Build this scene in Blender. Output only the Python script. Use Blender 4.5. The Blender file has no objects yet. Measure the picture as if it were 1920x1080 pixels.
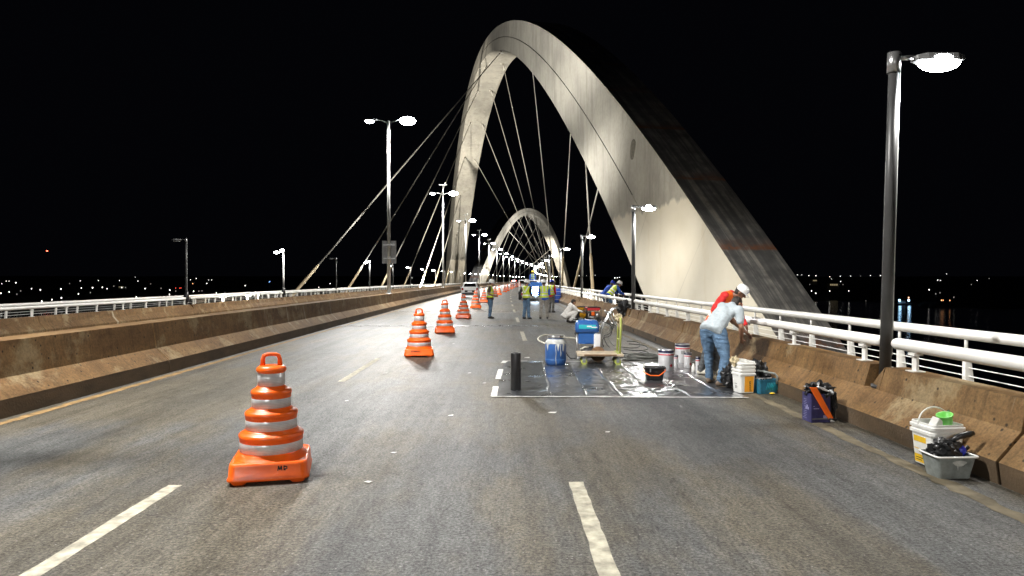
import bpy, bmesh, math, random
from mathutils import Vector, Matrix, noise
R = math.radians
random.seed(7)
scene = bpy.context.scene
col = scene.collection
F, VX, VY, EYE = 1280.0, 945.0, 525.0, 1.75

def bend(y):
    return max(0.0, y - 40.0) ** 2 / 6370.0
def bend_dir(y):
    return 2 * max(0.0, y - 40.0) / 6370.0
def at(px, py, z=0.0):
    y = F * (EYE - z) / (py - VY)
    return Vector(((px - VX) / F * y, y, z))
def at_depth(px, py, y):
    return Vector(((px - VX) / F * y, y, EYE - (py - VY) / F * y))

# ------------------------------------------------------------------ materials
MATS = {}
def new_mat(name):
    m = bpy.data.materials.new(name); m.use_nodes = True
    MATS[name] = m
    nt = m.node_tree
    return m, nt, nt.nodes['Principled BSDF']
def N(nt, kind, **kw):
    n = nt.nodes.new(kind)
    for k, v in kw.items():
        if k in n.inputs: n.inputs[k].default_value = v
        else: setattr(n, k, v)
    return n
def ramp(nt, src, stops):
    r = nt.nodes.new('ShaderNodeValToRGB')
    e = r.color_ramp.elements
    while len(e) < len(stops): e.new(0.5)
    for el, (p, c) in zip(e, stops):
        el.position = p
        el.color = (c, c, c, 1) if isinstance(c, (int, float)) else (*c, 1)
    nt.links.new(src, r.inputs[0])
    return r.outputs[0]
def mixc(nt, fac, a, b, mode='MIX'):
    m = nt.nodes.new('ShaderNodeMix'); m.data_type = 'RGBA'; m.blend_type = mode
    for i, v in ((0, fac), (6, a), (7, b)):
        if hasattr(v, 'links'): nt.links.new(v, m.inputs[i])
        elif i == 0: m.inputs[0].default_value = v
        else: m.inputs[i].default_value = (*v, 1)
    return m.outputs[2]
def coords(nt, scale=(1, 1, 1), kind='Object'):
    t = nt.nodes.new('ShaderNodeTexCoord')
    m = nt.nodes.new('ShaderNodeMapping'); m.inputs['Scale'].default_value = scale
    nt.links.new(t.outputs[kind], m.inputs[0])
    return m.outputs[0]
def noise_tex(nt, vec, scale, detail=4, rough=.55):
    n = N(nt, 'ShaderNodeTexNoise', Scale=scale, Detail=detail, Roughness=rough)
    nt.links.new(vec, n.inputs['Vector'])
    return n.outputs['Fac']
def math_n(nt, op, a, b=None):
    n = nt.nodes.new('ShaderNodeMath'); n.operation = op
    for i, v in ((0, a), (1, b)):
        if v is None: continue
        if hasattr(v, 'links'): nt.links.new(v, n.inputs[i])
        else: n.inputs[i].default_value = v
    return n.outputs[0]
def bump(nt, bsdf, h, strength=.3, dist=.01):
    b = N(nt, 'ShaderNodeBump', Strength=strength, Distance=dist)
    nt.links.new(h, b.inputs['Height']); nt.links.new(b.outputs[0], bsdf.inputs['Normal'])
def mat(name, c, rough=.5, metal=0, vary=.12, nscale=9, bmp=.15, spec=.5, bdist=.006):
    m, nt, b = new_mat(name)
    v = coords(nt)
    n1 = noise_tex(nt, v, nscale, 5)
    lo = tuple(x * (1 - vary) for x in c); hi = tuple(min(1, x * (1 + vary)) for x in c)
    nt.links.new(ramp(nt, n1, [(.3, lo), (.7, hi)]), b.inputs['Base Color'])
    nt.links.new(ramp(nt, n1, [(.3, min(1, rough * 1.12)), (.7, rough * .88)]), b.inputs['Roughness'])
    b.inputs['Metallic'].default_value = metal
    b.inputs['Specular IOR Level'].default_value = spec
    if bmp: bump(nt, b, noise_tex(nt, v, nscale * 3.5, 3), bmp, bdist)
    return m
def glow(name, c, s, sample=False):
    m, nt, b = new_mat(name)
    b.inputs['Base Color'].default_value = (.8, .8, .8, 1)
    b.inputs['Emission Color'].default_value = (*c, 1)
    b.inputs['Emission Strength'].default_value = s
    if not sample: m.cycles.emission_sampling = 'NONE'
    return m

def make_asphalt():
    m, nt, b = new_mat('asphalt')
    v = coords(nt)
    patch = noise_tex(nt, coords(nt, (.9, .30, 1)), .55, 6, .62)
    base = ramp(nt, patch, [(.36, (.064, .067, .066)), (.46, (.080, .080, .077)), (.55, (.092, .080, .058)), (.66, (.078, .070, .053))])
    # polished wheel tracks, dark oil strip between them
    sep = nt.nodes.new('ShaderNodeSeparateXYZ'); nt.links.new(v, sep.inputs[0])
    wav = math_n(nt, 'COSINE', math_n(nt, 'MULTIPLY', math_n(nt, 'ADD', sep.outputs[0], 1.93), 2 * math.pi / 1.715))
    wob = math_n(nt, 'MULTIPLY', noise_tex(nt, coords(nt, (.6, .12, 1)), 1.3, 4), 1.6)
    trk = math_n(nt, 'MULTIPLY_ADD', math_n(nt, 'MULTIPLY', wav, wob), .25)
    trk.node.inputs[2].default_value = .5
    base = mixc(nt, 1.0, base, ramp(nt, trk, [(.15, .74), (.85, 1.20)]), 'MULTIPLY')
    # long streaks, blotches, grain: each multiplies the last
    stk = noise_tex(nt, coords(nt, (2.6, .12, 1)), 2.0, 5, .65)
    base = mixc(nt, 1.0, base, ramp(nt, stk, [(.34, .80), (.52, 1.0), (.68, 1.14)]), 'MULTIPLY')
    blot = noise_tex(nt, v, 1.3, 7, .68)
    base = mixc(nt, 1.0, base, ramp(nt, blot, [(.34, .82), (.48, 1.0), (.66, 1.12)]), 'MULTIPLY')
    mid = noise_tex(nt, coords(nt, (1.5, .55, 1)), 9, 6, .75)
    base = mixc(nt, 1.0, base, ramp(nt, mid, [(.36, .74), (.49, .99), (.64, 1.18)]), 'MULTIPLY')
    fine = noise_tex(nt, v, 42, 5, .8)
    base = mixc(nt, 1.0, base, ramp(nt, fine, [(.38, .30), (.50, 1.0), (.62, 1.9)]), 'MULTIPLY')
    vo = N(nt, 'ShaderNodeTexVoronoi', Scale=30.0); nt.links.new(v, vo.inputs['Vector'])
    sp = ramp(nt, vo.outputs['Distance'], [(.08, 1.0), (.22, 0.0)])
    cell = ramp(nt, vo.outputs['Color'], [(.74, 0.0), (.78, .8)])
    base = mixc(nt, math_n(nt, 'MULTIPLY', sp, cell), base, (.36, .35, .33))
    sc = noise_tex(nt, coords(nt, (2.2, 8.0, 1)), 2.1, 6, .75)
    base = mixc(nt, ramp(nt, sc, [(.615, 0.0), (.665, .9)]), base, (.026, .025, .024))
    chip = noise_tex(nt, coords(nt, (3.0, 6.0, 1)), 1.7, 6, .72)
    base = mixc(nt, ramp(nt, chip, [(.70, 0.0), (.73, .6)]), base, (.27, .23, .16))
    cv = nt.nodes.new('ShaderNodeTexVoronoi'); cv.feature = 'DISTANCE_TO_EDGE'; cv.inputs['Scale'].default_value = .4
    wb = nt.nodes.new('ShaderNodeMix'); wb.data_type = 'VECTOR'; wb.inputs[0].default_value = .25
    nz = N(nt, 'ShaderNodeTexNoise', Scale=1.6, Detail=6.0); nt.links.new(v, nz.inputs['Vector'])
    nt.links.new(v, wb.inputs[4]); nt.links.new(nz.outputs['Color'], wb.inputs[5])
    nt.links.new(wb.outputs[1], cv.inputs['Vector'])
    gate = ramp(nt, noise_tex(nt, v, .5, 2), [(.56, 0.0), (.64, 1.0)])
    crack = math_n(nt, 'MULTIPLY', ramp(nt, cv.outputs['Distance'], [(.0, .5), (.005, 0.0)]), gate)
    base = mixc(nt, crack, base, (.022, .021, .020))
    nt.links.new(base, b.inputs['Base Color'])
    nt.links.new(ramp(nt, blot, [(.3, .46), (.7, .58)]), b.inputs['Roughness'])
    sg = math_n(nt, 'ADD', math_n(nt, 'MULTIPLY', fine, .6), math_n(nt, 'MULTIPLY', mid, .4))
    sg = math_n(nt, 'MULTIPLY', ramp(nt, sg, [(.38, .18), (.50, .38), (.62, .64)]), ramp(nt, stk, [(.36, .7), (.64, 1.2)]))
    nt.links.new(sg, b.inputs['Specular IOR Level'])
    h = math_n(nt, 'ADD', fine, math_n(nt, 'MULTIPLY', mid, 1.2))
    bump(nt, b, h, .7, .010)
    return m
make_asphalt()

def make_barrier_concrete():
    m, nt, b = new_mat('barrier_concrete')
    v = coords(nt)
    big = noise_tex(nt, coords(nt, (.5, .35, 1.6)), 1.6, 6, .62)
    base = ramp(nt, big, [(.3, (.105, .056, .022)), (.5, (.150, .085, .034)), (.7, (.195, .120, .052))])
    mott = noise_tex(nt, coords(nt, (1, .8, 1.2)), 4.5, 7, .72)
    base = mixc(nt, 1.0, base, ramp(nt, mott, [(.34, .78), (.5, 1.0), (.66, 1.16)]), 'MULTIPLY')
    st = noise_tex(nt, coords(nt, (1.0, 4.2, .30)), 2.2, 6, .7)
    base = mixc(nt, 1.0, base, ramp(nt, st, [(.36, 1.08), (.52, .97), (.66, .68)]), 'MULTIPLY')
    pale = noise_tex(nt, v, 1.1, 7, .68)
    base = mixc(nt, ramp(nt, pale, [(.54, 0.0), (.64, .6)]), base, (.30, .235, .135))
    runs = noise_tex(nt, coords(nt, (0.15, 1.9, .12)), 1.7, 4, .6)
    base = mixc(nt, ramp(nt, runs, [(.665, 0.0), (.70, .6)]), base, (.42, .37, .27))
    vo = N(nt, 'ShaderNodeTexVoronoi', Scale=9.0); nt.links.new(v, vo.inputs['Vector'])
    hole = math_n(nt, 'MULTIPLY', ramp(nt, vo.outputs['Distance'], [(.10, 1.0), (.20, 0.0)]), ramp(nt, vo.outputs['Color'], [(.52, 0.0), (.54, 1.0)]))
    base = mixc(nt, hole, base, (.030, .020, .012))
    fine = noise_tex(nt, v, 30, 5, .75)
    base = mixc(nt, 1.0, base, ramp(nt, fine, [(.36, .72), (.5, 1.0), (.64, 1.22)]), 'MULTIPLY')
    nt.links.new(base, b.inputs['Base Color'])
    b.inputs['Roughness'].default_value = .85
    b.inputs['Specular IOR Level'].default_value = .25
    h = math_n(nt, 'SUBTRACT', math_n(nt, 'ADD', math_n(nt, 'MULTIPLY', fine, .5), math_n(nt, 'MULTIPLY', mott, .5)), hole)
    bump(nt, b, h, .18, .008)
    # grimy lower band
    m2, nt2, b2 = new_mat('barrier_foot')
    v2 = coords(nt2)
    g = noise_tex(nt2, coords(nt2, (.6, .6, 2)), 2.2, 6, .65)
    c2 = ramp(nt2, g, [(.3, (.055, .037, .020)), (.6, (.095, .062, .033)), (.75, (.135, .090, .048))])
    nt2.links.new(c2, b2.inputs['Base Color']); b2.inputs['Roughness'].default_value = .9
    bump(nt2, b2, noise_tex(nt2, v2, 30, 4), .6, .012)
make_barrier_concrete()

def make_arch_concrete():
    # weathered side and soffit concrete, clean repainted coat at the foot
    m, nt, b = new_mat('arch_concrete')
    v = coords(nt)
    big = noise_tex(nt, v, .16, 6, .62)
    base = ramp(nt, big, [(.3, (.26, .25, .225)), (.5, (.36, .345, .305)), (.72, (.46, .44, .385))])
    sv = coords(nt, (1.1, 1.1, .16))
    st = noise_tex(nt, sv, .9, 5, .66)
    base = mixc(nt, ramp(nt, st, [(.48, 0.0), (.70, .55)]), base, (.17, .163, .148))
    st2 = noise_tex(nt, coords(nt, (.7, .7, .10)), 2.4, 4, .6)
    base = mixc(nt, ramp(nt, st2, [(.55, 0.0), (.72, .3)]), base, (.52, .49, .43))
    fine = noise_tex(nt, v, 2.8, 5, .65)
    base = mixc(nt, ramp(nt, fine, [(.35, .25), (.55, 0.0)]), base, (.25, .23, .19))
    clean = ramp(nt, noise_tex(nt, v, .22, 5), [(.35, (.56, .52, .43)), (.65, (.64, .60, .51))])
    drip = noise_tex(nt, coords(nt, (.8, .8, .2)), .9, 5, .6)
    clean = mixc(nt, ramp(nt, drip, [(.58, 0.0), (.76, .45)]), clean, (.50, .41, .27))
    sep = nt.nodes.new('ShaderNodeSeparateXYZ'); nt.links.new(v, sep.inputs[0])
    wob = math_n(nt, 'MULTIPLY', noise_tex(nt, coords(nt, (1, 1, .25)), .55, 5, .7), 2.4)
    edge = math_n(nt, 'ADD', sep.outputs[2], wob)
    fac = ramp(nt, math_n(nt, 'MULTIPLY', edge, .1), [(.0, 1.0), (1.0, 0.0)])
    n = fac.node; n.color_ramp.elements[0].position = .895; n.color_ramp.elements[1].position = .925
    base = mixc(nt, fac, base, clean)
    uvn = nt.nodes.new('ShaderNodeUVMap'); su = nt.nodes.new('ShaderNodeSeparateXYZ'); nt.links.new(uvn.outputs[0], su.inputs[0])
    sl = ramp(nt, math_n(nt, 'FRACT', math_n(nt, 'MULTIPLY', su.outputs[1], 1 / .92)), [(.0, .55), (.012, .0)])
    base = mixc(nt, math_n(nt, 'MULTIPLY', sl, ramp(nt, big, [(.35, .25), (.6, 1.0)])), base, (.14, .13, .115))
    nt.links.new(base, b.inputs['Base Color']); b.inputs['Roughness'].default_value = .8
    b.inputs['Specular IOR Level'].default_value = .3
    bump(nt, b, noise_tex(nt, v, 6, 5), .25, .02)
    # weathered back, tones lifted in place of missing light, with lengthwise runs and rust at the lift joints
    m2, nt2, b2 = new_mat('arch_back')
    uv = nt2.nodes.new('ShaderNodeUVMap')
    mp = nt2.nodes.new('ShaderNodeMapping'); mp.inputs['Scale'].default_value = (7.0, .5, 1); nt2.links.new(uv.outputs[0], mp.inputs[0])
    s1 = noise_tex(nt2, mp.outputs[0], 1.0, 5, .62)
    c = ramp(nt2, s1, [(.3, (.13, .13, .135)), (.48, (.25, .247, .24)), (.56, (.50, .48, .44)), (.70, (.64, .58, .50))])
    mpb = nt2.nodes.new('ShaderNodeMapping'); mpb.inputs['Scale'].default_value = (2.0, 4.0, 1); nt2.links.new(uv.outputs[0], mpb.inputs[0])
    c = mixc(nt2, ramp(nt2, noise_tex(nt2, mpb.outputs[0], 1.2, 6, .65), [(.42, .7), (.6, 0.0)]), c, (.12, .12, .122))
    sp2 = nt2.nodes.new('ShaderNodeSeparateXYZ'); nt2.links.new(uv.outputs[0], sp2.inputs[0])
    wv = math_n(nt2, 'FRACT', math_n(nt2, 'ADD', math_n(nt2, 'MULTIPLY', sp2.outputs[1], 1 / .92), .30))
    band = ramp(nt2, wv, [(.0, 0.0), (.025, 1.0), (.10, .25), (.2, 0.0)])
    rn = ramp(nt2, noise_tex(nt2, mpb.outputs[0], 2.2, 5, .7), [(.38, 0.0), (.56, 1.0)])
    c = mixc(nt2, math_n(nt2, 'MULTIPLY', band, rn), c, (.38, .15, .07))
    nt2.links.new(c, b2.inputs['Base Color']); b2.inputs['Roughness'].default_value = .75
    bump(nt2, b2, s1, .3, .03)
make_arch_concrete()

mat('line_paint', (.37, .345, .27), .75, vary=.45, nscale=9, bmp=.5)
mat('edge_paint', (.22, .135, .05), .8, vary=.45, nscale=7, bmp=.5)
mat('joint_steel', (.42, .42, .43), .28, .8, vary=.4, nscale=4)
mat('walk_concrete', (.30, .27, .22), .85, vary=.25, nscale=3)
mat('deck_concrete', (.26, .24, .20), .85, vary=.25, nscale=1)
mat('rail_white', (.78, .77, .73), .38, vary=.07, nscale=2.2, bmp=.08)
mat('rail_wire', (.62, .62, .60), .3, .5, vary=.05, bmp=0)
mat('pole_dark', (.050, .050, .050), .42, .0, vary=.3, nscale=3)
mat('pole_grey', (.46, .47, .46), .42, .35, vary=.1, nscale=2)
mat('steel', (.52, .52, .52), .3, .85, vary=.15)
mat('lamp_body', (.22, .22, .22), .45, .3)
glow('lamp_lit', (.93, .98, 1.0), 60)
mat('lamp_dead', (.25, .26, .27), .25)
mat('cable_grey', (.50, .48, .43), .5, .0, vary=.1, nscale=1)
mat('cable_sheath', (.58, .47, .30), .55, vary=.1, nscale=1)
def make_cone_orange():
    m, nt, b = new_mat('cone_orange')
    v = coords(nt)
    n1 = noise_tex(nt, v, 5, 5)
    c = ramp(nt, n1, [(.3, (.84, .105, .008)), (.7, (1.0, .150, .010))])
    sc = noise_tex(nt, coords(nt, (1, 1, 2.5)), 7, 6, .7)
    c = mixc(nt, ramp(nt, sc, [(.60, 0.0), (.70, .5)]), c, (.85, .38, .22))
    dt = noise_tex(nt, v, 3.3, 7, .72)
    c = mixc(nt, ramp(nt, dt, [(.60, 0.0), (.74, .6)]), c, (.25, .07, .03))
    nt.links.new(c, b.inputs['Base Color'])
    nt.links.new(ramp(nt, sc, [(.4, .28), (.7, .5)]), b.inputs['Roughness'])
    bump(nt, b, n1, .15, .006)
make_cone_orange()
mat('black_ink', (.012, .012, .012), .5)
mat('black_plastic', (.012, .012, .013), .33, vary=.3)
mat('dark_rubber', (.018, .018, .018), .7, vary=.3)
mat('white_plastic', (.76, .76, .73), .38, vary=.07)
mat('label_yellow', (.80, .50, .02), .45, vary=.08)
mat('label_orange', (.88, .38, .03), .42, vary=.08)
mat('label_white', (.78, .78, .78), .45, vary=.04)
mat('bucket_grey', (.20, .22, .21), .55, vary=.35, nscale=12)
mat('paint_crust', (.48, .49, .47), .6, vary=.3, nscale=10, bmp=.5)
mat('drum_blue', (.028, .095, .29), .35, vary=.18, nscale=5)
mat('machine_blue', (.022, .10, .33), .3, vary=.08)
mat('decal_cyan', (.02, .42, .50), .35, vary=.1)
mat('tin_white', (.74, .74, .76), .28, vary=.05)
mat('tin_navy', (.010, .012, .075), .3)
mat('tin_red', (.62, .015, .035), .3)
mat('lime_paint', (.40, .45, .10), .4, vary=.15)
mat('wood_pale', (.56, .46, .33), .6, vary=.2, nscale=6)
mat('rust', (.20, .115, .06), .6, .2, vary=.35)
mat('handle_orange', (.92, .15, .012), .4)
mat('print_lilac', (.30, .29, .48), .5)
mat('teal_box', (.02, .13, .21), .38, vary=.3, nscale=14)
mat('purple_box', (.030, .028, .105), .40, vary=.25, nscale=20)
mat('green_plastic', (.16, .55, .10), .35)
mat('bottle_green', (.02, .10, .035), .25)
mat('hoop_blue', (.05, .16, .42), .4)
mat('blue_lid', (.02, .03, .40), .35)
mat('gen_yellow', (.72, .36, .01), .38)
mat('gen_red', (.62, .04, .05), .38)
mat('gen_dark', (.035, .035, .037), .5, .3)
mat('hose_grey', (.16, .165, .15), .6, vary=.25)
mat('hose_pale', (.60, .57, .48), .5)
mat('cloth_tan', (.50, .42, .27), .9, vary=.35, nscale=18)
mat('skin', (.30, .155, .095), .5, vary=.08, nscale=12)
mat('skin_dark', (.185, .088, .052), .5, vary=.08, nscale=12)
mat('hair_dark', (.022, .016, .012), .65, vary=.3, nscale=40)
mat('eye_dark', (.02, .015, .012), .2)
mat('lip', (.22, .085, .065), .5)
mat('shirt_pale_blue', (.42, .475, .51), .85, vary=.06, nscale=7, bmp=.55, bdist=.03)
mat('shirt_red', (.58, .018, .018), .8, vary=.15, nscale=7, bmp=.5, bdist=.03)
mat('vest_orange', (.92, .15, .015), .6, vary=.1, nscale=7, bmp=.4, bdist=.02)
mat('vest_lime', (.60, .74, .035), .6, vary=.1, nscale=7, bmp=.4, bdist=.02)
mat('reflective_grey', (.55, .55, .56), .35, vary=.05)
mat('reflective_white', (.85, .85, .83), .35, vary=.05)
def denim(name, a, b_):
    m, nt, b = new_mat(name)
    v = coords(nt)
    f = noise_tex(nt, v, 5.5, 5, .6)
    c = ramp(nt, f, [(.34, a), (.62, b_)])
    c = mixc(nt, ramp(nt, noise_tex(nt, coords(nt, (1, 1, 2.5)), 11, 3), [(.5, 0.0), (.7, .35)]), c, tuple(min(1, x * 1.5) for x in b_))
    nt.links.new(c, b.inputs['Base Color']); b.inputs['Roughness'].default_value = .9
    bump(nt, b, noise_tex(nt, coords(nt, (1, 1, 2.2)), 9, 4), .6, .03)
denim('jeans_blue', (.050, .095, .165), (.115, .195, .30))
denim('jeans_dark', (.030, .048, .085), (.07, .10, .16))
denim('pants_grey', (.17, .155, .135), (.28, .26, .23))
denim('pants_charcoal', (.055, .058, .062), (.12, .125, .13))
denim('shirt_black', (.012, .012, .013), (.03, .03, .032))
denim('shirt_brown', (.045, .026, .020), (.085, .05, .04))
denim('overall_white', (.62, .60, .57), (.76, .74, .70))
denim('jacket_blue', (.015, .05, .28), (.03, .09, .42))
denim('pants_camo', (.035, .035, .036), (.20, .19, .17))
mat('boot_brown', (.14, .10, .07), .7, vary=.35)
mat('boot_dark', (.020, .018, .017), .6, vary=.3)
mat('boot_white', (.60, .57, .48), .7, vary=.2)
mat('helmet_white', (.78, .78, .76), .25, vary=.05)
mat('helmet_blue', (.03, .05, .36), .25)
mat('helmet_yellow', (.80, .60, .06), .25)
mat('cap_white', (.76, .76, .76), .8, vary=.05)
mat('car_white', (.86, .86, .86), .22, vary=.03, bmp=0)
mat('glass_dark', (.012, .013, .015), .06, spec=.7, bmp=0)
mat('trim_black', (.015, .015, .016), .5)
mat('tail_red', (.30, .01, .01), .2)
glow('beacon_red', (1, .06, .03), 14)
glow('work_light', (.62, .82, 1.0), 16)
glow('far_white', (1.0, .97, .90), 4)
glow('far_dim', (1.0, .95, .85), .35)
glow('far_orange', (1.0, .45, .2), 3.0)
glow('far_red', (1.0, .10, .06), 2.0)
glow('far_blue', (.25, .5, 1.0), 2.5)
glow('boat_lamp', (.40, .72, 1.0), 4)
mat('hill_dark', (.018, .022, .013), .95, vary=.4, nscale=.05)
mat('house_wall', (.30, .27, .21), .9, vary=.2, nscale=.5)
glow('house_glow', (1.0, .80, .45), .22)
mat('paper', (.72, .71, .68), .8, vary=.1)
def make_sheet():
    m, nt, b = new_mat('sheet_plastic')
    v = coords(nt)
    b.inputs['Base Color'].default_value = (.050, .055, .062, 1)
    nt.links.new(ramp(nt, noise_tex(nt, v, 2.0, 5), [(.35, .26), (.7, .36)]), b.inputs['Roughness'])
    b.inputs['Specular IOR Level'].default_value = 1.0
    b.inputs['IOR'].default_value = 1.7; b.inputs['Coat Weight'].default_value = 1.0; b.inputs['Coat IOR'].default_value = 1.75; b.inputs['Coat Roughness'].default_value = .20
    h = noise_tex(nt, coords(nt, (1, 2.0, 1)), 5, 4, .5)
    bump(nt, b, h, .10, .02)
make_sheet()
def make_water():
    m, nt, b = new_mat('lake_water')
    b.inputs['Base Color'].default_value = (.004, .006, .009, 1)
    b.inputs['Roughness'].default_value = .08
    b.inputs['IOR'].default_value = 1.33
    v = coords(nt, (.6, .35, 1))
    bump(nt, b, math_n(nt, 'ADD', noise_tex(nt, v, .8, 5), noise_tex(nt, v, .1, 3)), .35, .35)
make_water()
def make_reflective():
    m, nt, b = new_mat('cone_reflective')
    t = nt.nodes.new('ShaderNodeTexCoord')
    v = coords(nt)
    br = N(nt, 'ShaderNodeTexVoronoi', Scale=42.0); nt.links.new(v, br.inputs['Vector'])
    sep = nt.nodes.new('ShaderNodeSeparateXYZ'); nt.links.new(t.outputs['Object'], sep.inputs[0])
    ln = math_n(nt, 'FRACT', math_n(nt, 'MULTIPLY', sep.outputs[2], 70.0))
    lines = ramp(nt, ln, [(.0, .62), (.18, 1.0), (.85, 1.0), (1.0, .62)])
    c = mixc(nt, ramp(nt, noise_tex(nt, v, 8, 5), [(.35, 0.0), (.7, .7)]), (.72, .72, .72), (.42, .42, .44))
    c = mixc(nt, 1.0, c, lines, 'MULTIPLY')
    nt.links.new(c, b.inputs['Base Color'])
    b.inputs['Metallic'].default_value = .1; b.inputs['Roughness'].default_value = .30
    bump(nt, b, br.outputs['Distance'], .25, .004)
make_reflective()

# ------------------------------------------------------------------ mesh builder
class MB:
    def __init__(s): s.v = []; s.f = []; s.m = []; s.sm = []; s.uv = None
    def add(s, vs, fs, mi=0, smooth=False):
        o = len(s.v); s.v += [Vector(p) for p in vs]
        for f in fs: s.f.append([i + o for i in f]); s.m.append(mi); s.sm.append(smooth)
        return s
    def box(s, c, d, mi=0, rot=None, taper=1.0):
        x, y, z = (k / 2 for k in d); vs = []
        for sz in (-1, 1):
            t = taper if sz > 0 else 1
            for sx, sy in ((-1, -1), (1, -1), (1, 1), (-1, 1)): vs.append(Vector((sx * x * t, sy * y * t, sz * z)))
        if rot is not None: vs = [rot @ p for p in vs]
        c = Vector(c)
        return s.add([p + c for p in vs], [(3, 2, 1, 0), (4, 5, 6, 7), (0, 1, 5, 4), (1, 2, 6, 5), (2, 3, 7, 6), (3, 0, 4, 7)], mi)
    def tube(s, pts, r, n=8, mi=0, caps=True):
        pts = [Vector(p) for p in pts]; rs = r if isinstance(r, (list, tuple)) else [r] * len(pts)
        vs = []; up = None
        for i, p in enumerate(pts):
            d = (pts[min(i + 1, len(pts) - 1)] - pts[max(i - 1, 0)]).normalized()
            if up is None:
                up = Vector((0, 0, 1)) if abs(d.z) < .9 else Vector((1, 0, 0))
            a = d.cross(up)
            if a.length < 1e-5: a = d.orthogonal()
            a.normalize(); b = a.cross(d).normalized(); up = b
            for k in range(n):
                t = 2 * math.pi * k / n
                vs.append(p + (a * math.cos(t) + b * math.sin(t)) * rs[i])
        fs = []
        for i in range(len(pts) - 1):
            for k in range(n):
                fs.append((i * n + k, i * n + (k + 1) % n, (i + 1) * n + (k + 1) % n, (i + 1) * n + k))
        s.add(vs, fs, mi, True)
        if caps:
            o = len(s.v) - len(vs)
            s.f.append([o + k for k in range(n)][::-1]); s.m.append(mi); s.sm.append(False)
            e = o + (len(pts) - 1) * n
            s.f.append([e + k for k in range(n)]); s.m.append(mi); s.sm.append(False)
        return s
    def lathe(s, prof, n=24, mi=None, c=(0, 0, 0), smooth=True):
        # prof: (r, z[, material])
        c = Vector(c); vs = []; fs = []
        for p in prof:
            for k in range(n):
                t = 2 * math.pi * k / n
                vs.append(c + Vector((p[0] * math.cos(t), p[0] * math.sin(t), p[1])))
        o = len(s.v); s.v += vs
        for i in range(len(prof) - 1):
            for k in range(n):
                s.f.append([o + i * n + k, o + i * n + (k + 1) % n, o + (i + 1) * n + (k + 1) % n, o + (i + 1) * n + k])
                s.m.append(prof[i][2] if len(prof[i]) > 2 else (mi or 0)); s.sm.append(smooth)
        return s
    def ell(s, c, r, mi=0, n=14, h=9, rot=None):
        c = Vector(c); vs = []; fs = []
        for i in range(h + 1):
            a = math.pi * i / h
            for k in range(n):
                t = 2 * math.pi * k / n
                p = Vector((r[0] * math.sin(a) * math.cos(t), r[1] * math.sin(a) * math.sin(t), -r[2] * math.cos(a)))
                vs.append(c + (rot @ p if rot is not None else p))
        for i in range(h):
            for k in range(n): fs.append((i * n + k, i * n + (k + 1) % n, (i + 1) * n + (k + 1) % n, (i + 1) * n + k))
        return s.add(vs, fs, mi, True)
    def prism(s, poly, a, b, axis='y', mi=0):
        # extrude a 2-D outline (u, z) along an axis from a to b
        n = len(poly); vs = []
        for q in (a, b):
            for u, z in poly: vs.append((u, q, z) if axis == 'y' else (q, u, z) if axis == 'x' else (u, z, q))
        fs = [[k, (k + 1) % n, n + (k + 1) % n, n + k] for k in range(n)] + [list(range(n))[::-1], list(range(n, 2 * n))]
        return s.add(vs, fs, mi)
    def build(s, name, mats, parent=None, bevel=0, segs=2, fix=True, weld=True, loc=None, rz=None):
        me = bpy.data.meshes.new(name)
        me.from_pydata([tuple(p) for p in s.v], [], s.f)
        for k in (mats if isinstance(mats, (list, tuple)) else [mats]): me.materials.append(MATS[k])
        for i, p in enumerate(me.polygons): p.material_index = s.m[i]; p.use_smooth = s.sm[i]
        if weld or fix:
            bm = bmesh.new(); bm.from_mesh(me)
            if weld: bmesh.ops.remove_doubles(bm, verts=bm.verts, dist=1e-5)
            if fix: bmesh.ops.recalc_face_normals(bm, faces=bm.faces)
            bm.to_mesh(me); bm.free()
        o = bpy.data.objects.new(name, me); col.objects.link(o)
        if parent is not None: o.parent = parent
        if loc is not None: o.location = loc
        if rz is not None: o.rotation_euler.z = rz
        if bevel:
            b = o.modifiers.new('bevel', 'BEVEL'); b.width = bevel; b.segments = segs; b.limit_method = 'ANGLE'; b.angle_limit = R(40)
        return o
def tag(o, label=None, cat=None, group=None, kind=None):
    for k, v in (('label', label), ('category', cat), ('group', group), ('kind', kind)):
        if v: o[k] = v
    return o
def empty(name, loc=(0, 0, 0), rz=0.0, label=None, cat=None, group=None):
    o = bpy.data.objects.new(name, None); col.objects.link(o)
    o.location = loc; o.rotation_euler.z = rz; o.empty_display_size = .1
    return tag(o, label, cat, group)
KIDS = {}
def copy_tree(o, parent=None):
    c = o.copy(); col.objects.link(c)
    if parent is not None: c.parent = parent
    for ch in [k for k in bpy.data.objects if k.parent == o]: copy_tree(ch, c)
    return c
ONES = 'zeroth first second third fourth fifth sixth seventh eighth ninth tenth eleventh twelfth thirteenth fourteenth fifteenth sixteenth seventeenth eighteenth nineteenth'.split()
TENS = {2: 'twent', 3: 'thirt', 4: 'fort', 5: 'fift', 6: 'sixt', 7: 'sevent', 8: 'eight', 9: 'ninet'}
def nth(i):
    if i < 20: return ONES[i]
    t, u = divmod(i, 10)
    return TENS[t] + ('ieth' if u == 0 else 'y-' + ONES[u])
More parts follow.
